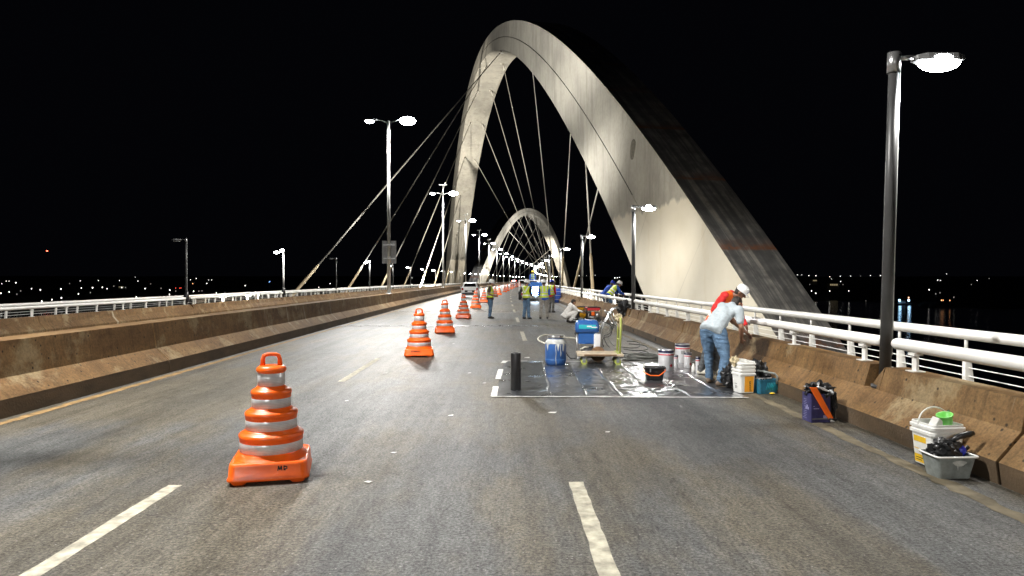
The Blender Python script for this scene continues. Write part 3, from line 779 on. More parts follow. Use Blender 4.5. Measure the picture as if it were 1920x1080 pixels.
# ------------------------------------------------------------------ arches
def arch_curves(p, mirror, ts):
    xa, ya, xb, yb, zt, pw, h0, h1, w0, w1, sk = p
    A = Vector((xa, ya, -18)); B = Vector((xb, yb, -18)); d = (B - A); L = d.length; d.normalize()
    n3 = Vector((-d.y, d.x, 0))
    if mirror: n3 = -n3
    def c(t):
        s = t + sk * math.sin(math.pi * t); u = abs(2 * t - 1)
        q = A + d * (L * s); q.z = -18 + (zt + 18) * (1 - u ** pw); return q
    out = []
    for t in ts:
        u = abs(2 * t - 1); T = (c(t + .002) - c(t - .002)).normalized()
        Rr = n3.cross(T)
        if not mirror: Rr = -Rr
        out.append((c(t), Rr.normalized(), n3, h0 + (h1 - h0) * u ** 1.5, w0 + (w1 - w0) * u ** 1.5))
    return out
def arch(p, mirror, label, cables, clabel, cgroup):
    M = 140; ts = [i / M for i in range(M + 1)]; S = arch_curves(p, mirror, ts)
    mb = MB(); sec_n = 8; arc = 0; vv = []; uvs = []
    for i, (c, r, n, h, w) in enumerate(S):
        g = .065; dep = max(0.0, min(1.0, (c.z - 8) / 2.5))
        a0 = -.02 * h
        sec = [(-.5 * h, .5 * w), (a0 - g, .5 * w + .05), (a0 - g * .6, .5 * w + .05 - .15 * dep), (a0 + g * .6, .5 * w + .05 - .15 * dep), (a0 + g, .5 * w + .05), (.5 * h, .5 * w), (.5 * h, -.5 * w), (-.5 * h, -.5 * w)]
        for a, b in sec: mb.v.append(c + r * a + n * b)
        if i: arc += (c - S[i - 1][0]).length
        vv.append(arc / 10)
    for i in range(M):
        for k in range(sec_n):
            k2 = (k + 1) % sec_n
            mb.f.append([i * sec_n + k, i * sec_n + k2, (i + 1) * sec_n + k2, (i + 1) * sec_n + k])
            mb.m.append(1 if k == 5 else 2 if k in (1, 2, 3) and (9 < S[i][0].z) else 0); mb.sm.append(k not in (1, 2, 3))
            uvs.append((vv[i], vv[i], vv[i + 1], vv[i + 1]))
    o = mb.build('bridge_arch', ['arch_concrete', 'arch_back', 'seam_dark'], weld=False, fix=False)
    me = o.data; uv = me.uv_layers.new(name='uv')
    for f, q in zip(me.polygons, uvs):
        for j, li in enumerate(f.loop_indices): uv.data[li].uv = ((0, 1, 1, 0)[j], q[j])
    me.set_sharp_from_angle(angle=R(25))
    bm = bmesh.new(); bm.from_mesh(me); bmesh.ops.recalc_face_normals(bm, faces=bm.faces); bm.to_mesh(me); bm.free()
    tag(o, label, 'arch')
    if not mirror:                                   # dark oval repair patch on the road-side face
        best = None
        for q in arch_curves(p, mirror, [.1 + .001 * i for i in range(250)]):
            for a in range(-9, 10):
                P = q[0] + q[1] * (q[3] * a / 20) + q[2] * (q[4] / 2 + .05)
                d2 = (VX + F * P.x / P.y - 1187) ** 2 + (VY - F * (P.z - EYE) / P.y - 278) ** 2
                if best is None or d2 < best[0]: best = (d2, P, q)
        P, q = best[1], best[2]; T = q[2].cross(q[1]).normalized(); b = MB()
        ring_ = [(math.cos(t) * .55 * (1 + .12 * math.sin(3 * t)), math.sin(t) * .95 * (1 + .1 * math.cos(2 * t + 1))) for t in [2 * math.pi * k / 18 for k in range(18)]]
        up_ = Vector((0, 0, 1)) - q[2] * q[2].z; up_.normalize(); rt_ = up_.cross(q[2])
        n_ = len(ring_); b.add([P + rt_ * (x + .25 * y) + up_ * y + q[2] * z for z in (-.03, .03) for x, y in ring_], [tuple(range(n_)), tuple(range(2 * n_ - 1, n_ - 1, -1))] + [(k, (k + 1) % n_, n_ + (k + 1) % n_, n_ + k) for k in range(n_)])
        b.build('repair_patch', 'patch_grey', o)
    fine = [i / 800 for i in range(801)]; Sf = arch_curves(p, mirror, fine)
    def soffit(t, v):
        c, r, n, h, w = Sf[int(t * 800)]; return c - r * (h / 2) + n * (w * v)
    for i, (spec, foot, v) in enumerate(cables):
        if isinstance(spec, tuple):
            lo, hi = spec[2]; best = None
            for k in range(int(lo * 800), int(hi * 800)):
                q = soffit(k / 800, v); e_ = (VX + F * q.x / q.y - spec[0]) ** 2 + (VY - F * (q.z - EYE) / q.y - spec[1]) ** 2
                if best is None or e_ < best[0]: best = (e_, k / 800)
            t = best[1]
        else: t = spec
        top = soffit(t, v); foot = Vector(foot); d = (top - foot); L = d.length; d.normalize()
        e = empty('stay_cable', foot, 0, clabel(i), 'cable', cgroup)
        b = MB(); b.tube([d * 6.0, d * (L - .8)], .082, 8); b.build('strand', 'cable_grey', e)
        b = MB(); b.tube([d * -.6, d * 5.6, d * 6.1], [.155, .155, .09], 10); b.build('sheath', 'cable_sheath', e)
        b = MB(); b.tube([d * (L - 1.4), d * (L - .2)], .16, 8); nn = Sf[int(t * 800)][2]
        b.box(d * L, (.9, .35, .30), 0, (-d).to_track_quat('Z', 'X').to_matrix()); b.build('anchor', 'cable_grey', e)
    return o
mat('patch_grey', (.15, .14, .115), .9, vary=.3, nscale=3)
mat('seam_dark', (.10, .095, .085), .85)
P1 = (19.6185, 33.537, -18.7493, 234.1997, 49.337, 1.9108, 3.2145, 14.24, 6.065, 3.7317, .0657)
P2 = (-16.6534, 272.4422, 47.1377, 479.6167, 38.4657, 2.116, 2.9063, 8.482, 6.0332, 3.4655, -.0201)
near_, far_ = (.05, .5), (.42, .99)
footL = [(-20.5 + bend(65 + 21.5 * i), 65 + 21.5 * i, -.1) for i in range(8)]
footR = [(8.4 + bend(65 + 21.5 * i), 65 + 21.5 * i, .1) for i in range(8)]
topL = [(942, 96), (912, 126), (891, 170), (877, 228), (864, 293), (853, 365), (848, 437), (866, 437)]
topR = [(1055, 225), (1093, 305), (1038, 200), (987, 125), (952, 127), (926, 172), (907, 232), (892, 300)]
cab = [((*topL[i], far_), footL[i], .25 if i < 7 else -.25) for i in range(8)]
cab += [((*topR[i], near_ if i < 4 else far_), footR[i], -.25) for i in range(8)]
arch(P1, False, 'huge pale concrete arch crossing over the road, near leg beside the walkway', cab,
     lambda i: ('%s pale stay cable from the big arch down to the outer edge past the median' if i < 8 else '%s pale stay cable from the big arch down to the walkway edge') % nth(i % 8 + 1), 'stay cables of the big near arch')
cab2 = []
for i in range(8):
    y = 295 + 20 * i
    cab2.append((.80 - .075 * i, (9.0 + bend(y), y, 0), .25)); cab2.append((.24 + .075 * i, (-20.5 + bend(y), y, 0), -.25))
arch(P2, True, 'smaller far concrete arch over the road, seen through the big arch', cab2,
     lambda i: '%s thin stay cable of the far arch, counting away from the viewer' % nth(i + 1), 'stay cables of the far arch')
# ------------------------------------------------------------------ traffic cones
def rounded_rect(w, d, r, n=5):
    pts = []
    for cx, cy, a0 in ((w / 2 - r, d / 2 - r, 0), (-w / 2 + r, d / 2 - r, 90), (-w / 2 + r, -d / 2 + r, 180), (w / 2 - r, -d / 2 + r, 270)):
        for k in range(n + 1):
            a = R(a0 + 90 * k / n); pts.append((cx + r * math.cos(a), cy + r * math.sin(a)))
    return pts
def loft(mb, rings, mi=0, smooth=True, cap0=True, cap1=True):
    n = len(rings[0]); vs = [p for r in rings for p in r]
    fs = [(i * n + k, i * n + (k + 1) % n, (i + 1) * n + (k + 1) % n, (i + 1) * n + k) for i in range(len(rings) - 1) for k in range(n)]
    mb.add(vs, fs, mi, smooth)
    o = len(mb.v) - len(vs)
    if cap0: mb.f.append([o + k for k in range(n)][::-1]); mb.m.append(mi); mb.sm.append(False)
    if cap1: mb.f.append([o + (len(rings) - 1) * n + k for k in range(n)]); mb.m.append(mi); mb.sm.append(False)
def rr_rings(spec):
    return [[(x, y, z) for x, y in rounded_rect(w, d, r)] for w, d, r, z in spec]
def make_cone():
    e = empty('traffic_cone')
    b2 = MB()
    for sx in (-1, 1):
        for sy in (-1, 1):
            loft(b2, [[(x + sx * .24, y + sy * .24, z) for x, y, z in rg] for rg in rr_rings([(.10, .10, .03, .0), (.12, .12, .03, .012), (.13, .13, .03, .036)])])
    b = MB()
    loft(b, rr_rings([(.62, .62, .07, .030), (.672, .672, .075, .034), (.678, .678, .075, .052), (.656, .656, .07, .070), (.645, .645, .07, .160), (.632, .632, .065, .182), (.612, .612, .06, .187), (.585, .585, .055, .178)]))
    b.add(b2.v, b2.f, 0, False); b.build('base', 'cone_orange', e)
    b = MB()
    def ring(z, r0, r1):                       # shoulder between two bands: bulging lip, then a short cone
        return [(r0 + .002, z), (r0 + .006, z + .003), (r0 + .008, z + .014), (r0 + .007, z + .030), (r0 - .002, z + .042), (r0 - .022, z + .050), (r1 + .014, z + .062), (r1 + .009, z + .070), (r1, z + .072)]
    b.lathe([(.325, .172), (.305, .195), (.285, .212), (.276, .228), (.270, .232)] + ring(.352, .270, .220) + ring(.542, .220, .168) + ring(.730, .168, .116) + [(.116, .925), (.126, .930), (.130, .945), (.125, .966), (.103, .984), (0, .990)], 44)
    b.build('body', 'cone_orange', e)
    for r, z0, z1 in ((.2715, .236, .350), (.2215, .428, .540), (.1695, .618, .728), (.1175, .806, .923)):
        b = MB(); b.lathe([(r - .004, z0), (r, z0 + .002), (r, z1 - .002), (r - .004, z1)], 44); b.build('reflective_band', 'cone_reflective', e)
    b = MB()
    pts = [(-.075, 0, .97), (-.072, 0, 1.04), (-.062, 0, 1.072), (-.035, 0, 1.083), (0, 0, 1.085), (.035, 0, 1.083), (.062, 0, 1.072), (.072, 0, 1.04), (.075, 0, .97)]
    b.tube(pts, [.024, .019, .018, .017, .017, .017, .018, .019, .024], 10); b.build('handle', 'cone_orange', e)
    return e
def scrawl(parent, strokes, o, w=.011, m='black_ink', s=1.0):
    b = MB()
    for st in strokes:
        for p, q in zip(st, st[1:]):
            a, c = Vector((o[0] + p[0] * s, o[1], o[2] + p[1] * s)), Vector((o[0] + q[0] * s, o[1], o[2] + q[1] * s))
            d = (c - a); n = Vector((-d.z, 0, d.x)).normalized() * w / 2; d = d.normalized() * w * .3
            b.add([a - n - d, c - n + d, c + n + d, a + n - d], [(0, 1, 2, 3)])
    return b.build('lettering', m, parent, fix=False, weld=False)
MK = [[(0, 0), (.01, .07), (.025, .03), (.04, .07), (.05, 0)], [(.07, 0), (.07, .07), (.10, .06), (.10, .04), (.07, .035), (.105, 0)], [(.09, -.03), (.10, -.05), (.088, -.065)]]
ETR = [[(.04, .07), (0, .07), (0, 0), (.04, 0)], [(0, .035), (.035, .035)], [(.05, .07), (.10, .07)], [(.075, .07), (.075, 0)], [(.11, 0), (.11, .07), (.145, .06), (.14, .04), (.11, .035), (.15, 0)], [(.165, .07), (.165, 0)], [(.185, 0), (.20, .07), (.215, 0)], [(.235, .07), (.235, 0), (.27, 0)]]
cone0 = make_cone()
CONES = [(510, 889, -13), (786, 667, -7), (834, 624, -6), (869, 597, 4), (892, 578, -6), (907.5, 567, 3), (928, 556.5, 5), (935.5, 553, -3), (946.5, 548, 2), (951.5, 545.6, -5), (958, 542.6, 4), (962, 540.6, 1), (967, 538.6, 6), (971, 537.2, 2), (975, 535.8, 0)]
CL = {0: 'orange traffic cone with silver bands and black scrawl on its base, nearest the viewer', 1: 'orange traffic cone with scrawled letters on its base, second in the line', 4: 'orange striped traffic cone standing behind the white car, fifth in line', 5: 'orange traffic cone just beside the worker with folded arms'}
for i, (px, py, rz) in enumerate(CONES):
    e = cone0 if i == 0 else copy_tree(cone0)
    p = at(px, py); e.location = p; e.rotation_euler.z = R(-rz)
    tag(e, CL.get(i, 'orange traffic cone with white bands, %s in the line counting outwards' % nth(i + 1)).replace('nearest the viewer', 'first in the line'), 'traffic cone', 'orange traffic cones closing off the lane')
    if i == 0: first_cone = e
    if i == 1: second_cone = e
scrawl(first_cone, MK, (.08, -.3252, .100), .010, s=.75)
scrawl(second_cone, ETR, (-.17, -.3252, .085), .013, s=.8)

# ------------------------------------------------------------------ plastic sheet and what stands on it
random.seed(3)
c00, c10, c01, c11 = at(928, 745), at(1396, 748), at(946, 678), at(1300, 680)
c10.x, c11.x = 3.62, 3.74
NX, NY = 220, 240
b = MB()
def fold(u, v):
    x, y = u * 3.7, v * 4.2; h = 0
    for k in range(1, 8):                                   # lengthwise crease lines left by the roll
        d = abs(u + .010 * noise.noise((k * 3.1, v * 5, 0)) - (k - .4) / 7.2) * 3.7
        h += .017 * max(0, 1 - d / .024) * (.85 + .5 * noise.noise((k, v * 11, 5)))
    for k in range(1, 5):
        d = abs(v + .008 * noise.noise((u * 6, k * 2.2, 1)) - k / 5.0) * 4.2
        h += .009 * max(0, 1 - d / .035) * (.6 + .6 * noise.noise((u * 9, k, 5)))
    for am, sx, sy, sd in ((.012, 1.1, 3.0, 1.7), (.010, 3.4, 6.5, 4.2), (.009, 5.0, 3.0, 8.8), (.005, 8.0, 11.0, 5.5)):
        n1 = noise.noise((x * sx + sd, y * sy, sd)); g = noise.noise((x * .9, y * 1.1, sd * 2)) + .28
        h += am * max(0, 1 - abs(n1) * 8) * max(0, g) * 1.4
    h += .0045 * noise.noise((x * 1.2, y * 1.5, 2)) + .0007 * noise.noise((x * 8, y * 12, 7))
    return max(0.0, h + .010) * min(1, min(u, 1 - u, v, 1 - v) * 14)
for j in range(NY + 1):
    for i in range(NX + 1):
        u, v = i / NX, j / NY
        q = c00.lerp(c10, u).lerp(c01.lerp(c11, u), v); b.v.append(Vector((q.x, q.y, .010 + fold(u, v))))
for j in range(NY):
    for i in range(NX):
        k = j * (NX + 1) + i; b.f.append([k, k + 1, k + NX + 2, k + NX + 1]); b.m.append(0); b.sm.append(True)
sh = b.build('plastic_sheet', 'sheet_plastic', fix=False, weld=False)
tag(sh, 'wrinkled shiny black plastic sheet taped flat onto the road under the tools', 'plastic sheet')
def tape(pts, w, seed):
    t = MB(); ribbon(t, pts, w, .013, .006, seed); t.build('tape', 'paper', sh, fix=False, weld=False)
tape([c00 + Vector((-.06, .0, 0)), c10], .045, 1)
tape([c00 + Vector((-.02, .02, 0)), c00.lerp(c01, .22) + Vector((-.03, 0, 0))], .09, 2)
tape([c00.lerp(c01, .40) + Vector((-.03, 0, 0)), c00.lerp(c01, .70) + Vector((-.03, 0, 0))], .10, 3)
tape([c00.lerp(c01, .92) + Vector((-.02, 0, 0)), c01 + Vector((.02, .05, 0))], .11, 4)
tape([c01, c01 + Vector((.5, 0, 0))], .04, 5)
tape([c01.lerp(c11, .35), c11], .05, 6)

p = at(967, 734)
b = MB(); b.lathe([(.040, .01), (.076, .002), (.081, .012), (.080, .595), (.076, .606), (.046, .606), (.040, .57), (.040, .01)], 28)
tag(b.build('plastic_film_roll', 'black_plastic', loc=p, weld=False), 'black roll of plastic film standing upright on the corner of the sheet', 'roll')
# blue drum
p = at(1042, 686)
e = empty('drum', (p.x, p.y, .014), 0, 'blue plastic drum with paint runs and grey lid on the black sheet', 'drum')
b = MB(); b.lathe([(0, 0), (.165, 0), (.19, .015), (.205, .06), (.214, .10), (.211, .115), (.216, .13), (.216, .42), (.212, .435), (.214, .45), (.19, .50), (.155, .535), (.150, .56), (0, .56)], 32); b.build('body', 'drum_blue', e)
b = MB(); b.lathe([(.152, .555), (.165, .560), (.168, .60), (.160, .612), (.13, .615), (.12, .606), (0, .606)], 28); b.build('lid', 'steel', e)
b = MB(); n = 40; rnd = random.Random(5); vs = []
low = [.455 - .05 * max(0, noise.noise((k * .9, 2, 0))) - (.16 if k in (31, 24, 35) else .07 if k % 7 == 3 else 0) for k in range(n)]
for k in range(n):
    a = 2 * math.pi * k / n
    for r, z in ((.157, .537), (.193, .500), (.2175, .448), (.2178, min(.446, low[k]))): vs.append((r * math.cos(a), r * math.sin(a), z + .001))
b.add(vs, [(k * 4 + j, ((k + 1) % n) * 4 + j, ((k + 1) % n) * 4 + j + 1, k * 4 + j + 1) for k in range(n) for j in range(3)], 0, True)
b.build('paint_coat', 'paint_crust', e)
b = MB()
for a0, z1 in ((-1.62, .02), (-1.15, .20), (-.9, .30)):
    pts = [(.2185 * math.cos(a0 + .02 * math.sin(z * 30)), .2185 * math.sin(a0 + .02 * math.sin(z * 30)), z) for z in [.44 - (.44 - z1) * k / 9 for k in range(10)]]
    b.tube(pts, .0065, 5)
b.build('paint_run', 'paint_crust', e)
b = MB(); b.lathe([(.2165, .115), (.2195, .12), (.2195, .128), (.2165, .133)], 32); b.build('hoop', 'hoop_blue', e)
# platform trolley
p = at(1124, 683)
e = empty('platform_trolley', (p.x, p.y, .012), R(-3), 'pale wooden platform trolley with lime green push handle and wheels', 'trolley')
b = MB(); b.box((0, 0, .205), (.94, .60, .055)); b.build('platform', 'wood_pale', e, bevel=.008)
b = MB(); b.box((0, -.304, .206), (.66, .006, .028)); b.build('stripe', 'rust', e)
for x in (-.33, .36):
    for y in (-.22, .22):
        b = MB(); b.tube([(x, y - .022, .065), (x, y + .022, .065)], .065, 18); w_ = b.build('wheel', 'lime_paint', e)
        b = MB(); b.tube([(x, y - .024, .065), (x, y + .024, .065)], .030, 12); b.build('hub', 'steel', w_)
        b = MB(); b.box((x, y - .035, .12), (.06, .006, .11)); b.box((x, y + .035, .12), (.06, .006, .11)); b.box((x, y, .172), (.08, .08, .012)); b.build('fork', 'bucket_grey', e)
b = MB(); pts = [(.40, -.24, .22), (.42, -.24, .88), (.42, -.19, .95), (.42, .19, .95), (.42, .24, .88), (.40, .24, .22)]
b.tube(pts, .021, 10); b.build('handle', 'lime_paint', e)
b = MB(); b.tube([(.41, -.24, .50), (.41, .24, .50)], .014, 8); b.box((.37, 0, .235), (.06, .54, .02)); b.build('crossbar', 'lime_paint', e)
tr = e
def crumple(name, c, r, mname, label, cat, seed=1, amp=.3, sq=(1, 1, 1), parent=None, sub=3, dens=2.2, loc=True):
    bm = bmesh.new(); bmesh.ops.create_icosphere(bm, subdivisions=sub, radius=1)
    for v in bm.verts:
        d = v.co.normalized(); n1 = noise.noise(d * dens + Vector((seed, 0, 0))); n2 = abs(noise.noise(d * dens * 2.6 + Vector((0, seed, 3))))
        k = 1 + amp * n1 - amp * .9 * n2 + amp * .35 * noise.noise(d * 9 + Vector((seed, 1, 2)))
        v.co = Vector((d.x * r * sq[0] * k, d.y * r * sq[1] * k, d.z * r * sq[2] * k))
    me = bpy.data.meshes.new(name); bm.to_mesh(me); bm.free(); me.materials.append(MATS[mname])
    for q in me.polygons: q.use_smooth = True
    me.set_sharp_from_angle(angle=R(38))
    o = bpy.data.objects.new(name, me); col.objects.link(o); o.location = c
    if parent is not None: o.parent = parent
    return tag(o, label, cat)
hp = Vector((p.x + .42, p.y, .012))
crumple('work_gloves', (p.x + .40, p.y - .01, .965), .09, 'cloth_tan', 'pair of worn tan work gloves draped over the lime green trolley handle', 'gloves', 4, .5, (.9, 2.2, 1.0))
b = MB()
for dy in (-.16, .12):
    b.ell((0, dy, -.09), (.045, .05, .13), 0, 10, 8)
    for k in range(4): b.tube([(.012, dy - .035 + .023 * k, -.16), (.018, dy - .04 + .026 * k, -.22), (.012, dy - .04 + .026 * k, -.26)], [.013, .012, .009], 6)
g_ = b.build('fingers', 'cloth_tan', bpy.data.objects['work_gloves']); g_.location = (.03, 0, 0)
# airless paint sprayer on its own cart, behind the trolley
q = Vector((p.x - .06, p.y + .62, .010))
e = empty('paint_sprayer', q, R(-4), 'blue airless paint sprayer on a steel wheeled cart behind the wooden trolley', 'sprayer')
b = MB(); loft(b, [[(x, y, z) for x, y in rounded_rect(w, d, .06)] for w, d, z in ((.40, .30, .60), (.50, .34, .62), (.52, .35, .70), (.50, .34, .80), (.44, .30, .855), (.34, .22, .875))]); h_ = b.build('motor_cover', 'machine_blue', e); h_.location.x = -.12
b = MB(); b.box((-.12, -.181, .735), (.36, .006, .085)); b.build('label', 'decal_cyan', e, bevel=.002)
b = MB(); b.box((-.08, -.185, .745), (.10, .006, .025)); b.box((.03, -.185, .725), (.12, .006, .02)); b.build('lettering', 'label_white', e)
b = MB(); b.box((-.13, -.01, .48), (.36, .26, .24)); b.build('pump_housing', 'machine_blue', e, bevel=.02)
b = MB(); b.box((.10, -.06, .42), (.16, .20, .32)); b.build('control_box', 'tin_white', e, bevel=.015)
b = MB(); b.box((-.33, -.08, .62), (.10, .08, .07), 0); b.tube([(-.38, -.08, .56), (-.25, -.08, .66)], .035, 8); b.build('valve', 'gen_dark', e)
b = MB(); b.tube([(-.34, -.10, .02), (-.34, -.10, .58)], .018, 8); b.tube([(-.34, .10, .02), (-.34, .10, .58)], .018, 8); b.tube([(-.34, -.10, .02), (.05, -.12, .10)], .014, 8); b.tube([(-.34, .10, .02), (.05, .12, .10)], .014, 8); b.build('frame', 'steel', e)
for y in (-.26, .26):
    b = MB(); b.tube([(.10, y - .035, .16), (.10, y + .035, .16)], .16, 26); w_ = b.build('wheel', 'rust', e)
    b = MB(); b.tube([(.10, y - .042, .16), (.10, y + .042, .16)], .055, 14); b.build('hub', 'steel', w_)
b = MB(); b.ell((-.08, -.12, .20), (.17, .14, .10), 0, 14, 8); b.build('filter_bowl', 'gen_dark', e)
b = MB(); b.tube([(-.24, -.14, .18), (-.26, -.2, .26), (-.18, -.2, .30), (-.1, -.18, .29)], .018, 8); b.build('suction_hose', 'hose_pale', e)
b = MB()
for y in (-.15, .15):
    b.tube([(.16, y, .10), (.18, y, .62), (.24, y, .80), (.44, y * .9, 1.12), (.55, y * .9, 1.15)], .019, 8)
b.tube([(.24, -.15, .80), (.24, .15, .80)], .014, 6); b.tube([(.44, -.14, 1.12), (.44, .14, 1.12)], .014, 6); b.build('push_handle', 'steel', e)
for k, (dx, dz, s_) in enumerate(((.0, 0, 1), (.07, -.03, .9), (.12, .02, .8))):
    b = MB(); b.tube([(.30 + dx, -.20 - .02 * k, 1.02 + dz), (.38 + dx, -.2, .84), (.33 + dx * .6, -.21, .62 + .05 * k)], .014, 7); b.tube([(.30 + dx, -.2 - .02 * k, 1.02 + dz), (.24 + dx, -.2 - .02 * k, 1.10 + dz)], .02, 7)
    b.tube([(.38 + dx, -.2, .84), (.47 + dx * .6, -.2, .74), (.50 + dx * .4, -.2, .60)], .012, 6); b.build('spray_gun', 'steel' if k != 1 else 'bucket_grey', e)
for k in range(3):
    b = MB(); pts = [(.20 + .05 * k, -.2, .86 - .03 * k)]
    for t in range(1, 12): a = t * .55; pts.append((.30 + .035 * k + .10 * math.sin(a * .9 + k), -.21 - .02 * math.sin(a + k), .80 - .042 * t + .04 * math.sin(a * 1.7 + k)))
    b.tube(pts, .009, 6); b.build('hose', 'dark_rubber' if k < 2 else 'hose_grey', e)
# pale suction hose arching from drum to sprayer, and thin hose on the ground
def loose_tube(name, pts, r, m, label, cat, smooth=6):
    P = [Vector(x) for x in pts]; out = []
    for i in range(len(P) - 1):
        a, b1, c1, d1 = P[max(i - 1, 0)], P[i], P[i + 1], P[min(i + 2, len(P) - 1)]
        for k in range(smooth):
            t = k / smooth
            out.append(.5 * ((2 * b1) + (c1 - a) * t + (2 * a - 5 * b1 + 4 * c1 - d1) * t * t + (3 * b1 - a - 3 * c1 + d1) * t ** 3))
    out.append(P[-1]); mb = MB(); mb.tube(out, r, 7); return tag(mb.build(name, m, weld=False), label, cat)
def pz(px, py, Y): return at_depth(px, py, Y)
loose_tube('hose', [pz(1024, 645, 13.9), pz(1009, 637, 14.1), pz(1018, 629, 14.4), pz(1035, 628, 14.6), pz(1056, 629, 14.7), pz(1060, 633, 14.7), pz(1075, 634, 14.8), pz(1092, 638, 14.75)], .016, 'hose_pale', 'pale suction hose arching from the blue drum to the sprayer', 'hose')
loose_tube('hose', [pz(1060, 659, 14.0), at(1070, 672, .02), at(1084, 671, .02), at(1096, 669, .02)], .010, 'dark_rubber', 'thin black hose running low from the blue drum to the trolley', 'hose')
b = MB(); rnd = random.Random(9); cc = at(1208, 676)
for k in range(11):
    r0 = .28 + .11 * rnd.random(); ph = rnd.random() * 6; pts = []
    ox, oy = rnd.uniform(-.07, .07), rnd.uniform(-.06, .06)
    for t in range(29):
        a = 2 * math.pi * t / 28 * (.97 if k % 2 else 1.02) + ph
        pts.append((ox + r0 * math.cos(a) * 1.15, oy + r0 * math.sin(a) * .85, .025 + .009 * k + .012 * math.sin(3 * a + k)))
    b.tube(pts, .013, 6)
tag(b.build('hose', 'hose_grey', loc=cc, weld=False), 'grey spray hose lying in a coil on the road before the barrier', 'hose')
for k, pts in enumerate([[(1170, 655), (1195, 658), (1215, 655), (1208, 648), (1180, 645)], [(1168, 663), (1190, 664), (1212, 660), (1225, 668)], [(1160, 650), (1185, 653), (1200, 650), (1196, 642), (1176, 640)]]):
    loose_tube('cable', [at(x, y, .012) for x, y in pts], .009, 'dark_rubber', 'thin dark cable lying on the road beyond the grey coil, %s strand' % nth(k + 1), 'cable')

# paint tins
def diamond(parent, r, z, ang, s, m='tin_red'):
    b = MB(); vs = []
    for u, w_ in ((-1, 0), (0, -1), (1, 0), (0, 1), (0, 0)): a = ang + u * s / r; vs.append(((r + .0012) * math.cos(a), (r + .0012) * math.sin(a), z + w_ * s))
    b.add(vs, [(0, 1, 4), (1, 2, 4), (2, 3, 4), (3, 0, 4)]); d = b.build('hazard_mark', m, parent, fix=False, weld=False)
    b = MB(); vs = []
    for u, w_ in ((-.3, -.15), (.3, -.15), (.25, .2), (0, .5), (-.25, .2)): a = ang + u * s / r; vs.append(((r + .0022) * math.cos(a), (r + .0022) * math.sin(a), z + w_ * s))
    b.add(vs, [(0, 1, 2, 3, 4)]); b.build('flame_mark', 'black_ink', d, fix=False, weld=False)
def tin(px, py, r, h, label, mark=None, marks_left=False):
    q = at(px, py); e = empty('paint_tin', (q.x, q.y, .013), 0, label, 'paint tin', 'white paint tins with navy rims beside the barrier')
    k = h
    b = MB(); b.lathe([(r * .97, 0, 0), (r, .006, 0), (r, h * .745, 2), (r * 1.004, h * .75, 2), (r * 1.004, h * .80, 0), (r, h * .805, 0), (r, h * .865, 1), (r * 1.02, h * .872, 1), (r * 1.02, h * .955, 3), (r * 1.035, h * .965, 3), (r * 1.03, h * .99, 3), (r * .97, h, 3), (r * .93, h * .985, 1), (0, h * .985, 1)], 32)
    b.build('can', ['tin_white', 'tin_navy', 'tin_red', 'steel'], e)
    if mark is not None: diamond(e, r, h * .26, R(mark), .035 if r > .1 else .028)
    if marks_left:
        b = MB()
        for z in (.50, .56, .62):
            for a0 in range(4): 
                a1, a2 = R(-115 + a0 * 7), R(-110 + a0 * 7); rr = r + .0015
                b.add([(rr * math.cos(a1), rr * math.sin(a1), h * z), (rr * math.cos(a2), rr * math.sin(a2), h * z), (rr * math.cos(a2), rr * math.sin(a2), h * (z + .03)), (rr * math.cos(a1), rr * math.sin(a1), h * (z + .03))], [(0, 1, 2, 3)])
        b.build('lettering', 'black_ink', e, fix=False, weld=False)
    return e
tin(1250, 696, .148, .40, 'biggest white paint tin with navy rim behind the black tray', -62)
tin(1281, 682, .150, .40, 'white paint tin with navy rim, the one closest to the barrier', None, True)
tin(1291, 691, .076, .30, 'slim white paint tin with a red diamond in front of the bigger tin', -60)
tin(1268, 690, .050, .24, 'narrow short paint tin squeezed between the two biggest tins', None)
tin(1310, 702, .040, .31, 'thinnest white paint tin standing by the worker in jeans', None)
b = MB(); q = at(1302, 700); b.lathe([(0, 0), (.035, 0), (.04, .01), (.04, .10), (.02, .13), (.018, .16), (0, .16)], 16); tag(b.build('bottle', 'white_plastic', loc=(q.x, q.y, .013)), 'small white plastic bottle beside the thinnest paint tin', 'bottle')
# black paint tray bucket
q = at(1230, 717)
e = empty('paint_scuttle', (q.x, q.y + .09, .014), R(-6), 'black rectangular paint scuttle with an orange handle on the sheet', 'bucket')
b = MB(); loft(b, rr_rings([(.27, .17, .03, 0), (.34, .24, .035, .215), (.375, .27, .035, .220), (.375, .27, .035, .236), (.33, .23, .03, .236), (.26, .16, .02, .02)]), smooth=False); b.build('body', 'black_plastic', e)
b = MB(); b.tube([(-.19, -.02, .205), (-.18, -.14, .150), (-.08, -.165, .105), (.06, -.165, .105), (.10, -.16, .13), (.17, -.14, .185), (.19, -.02, .205)], .009, 8); b.build('handle', 'handle_orange', e)
b = MB(); b.box((-.08, -.137, .19), (.02, .02, .06)); b.build('clip', 'steel', e)
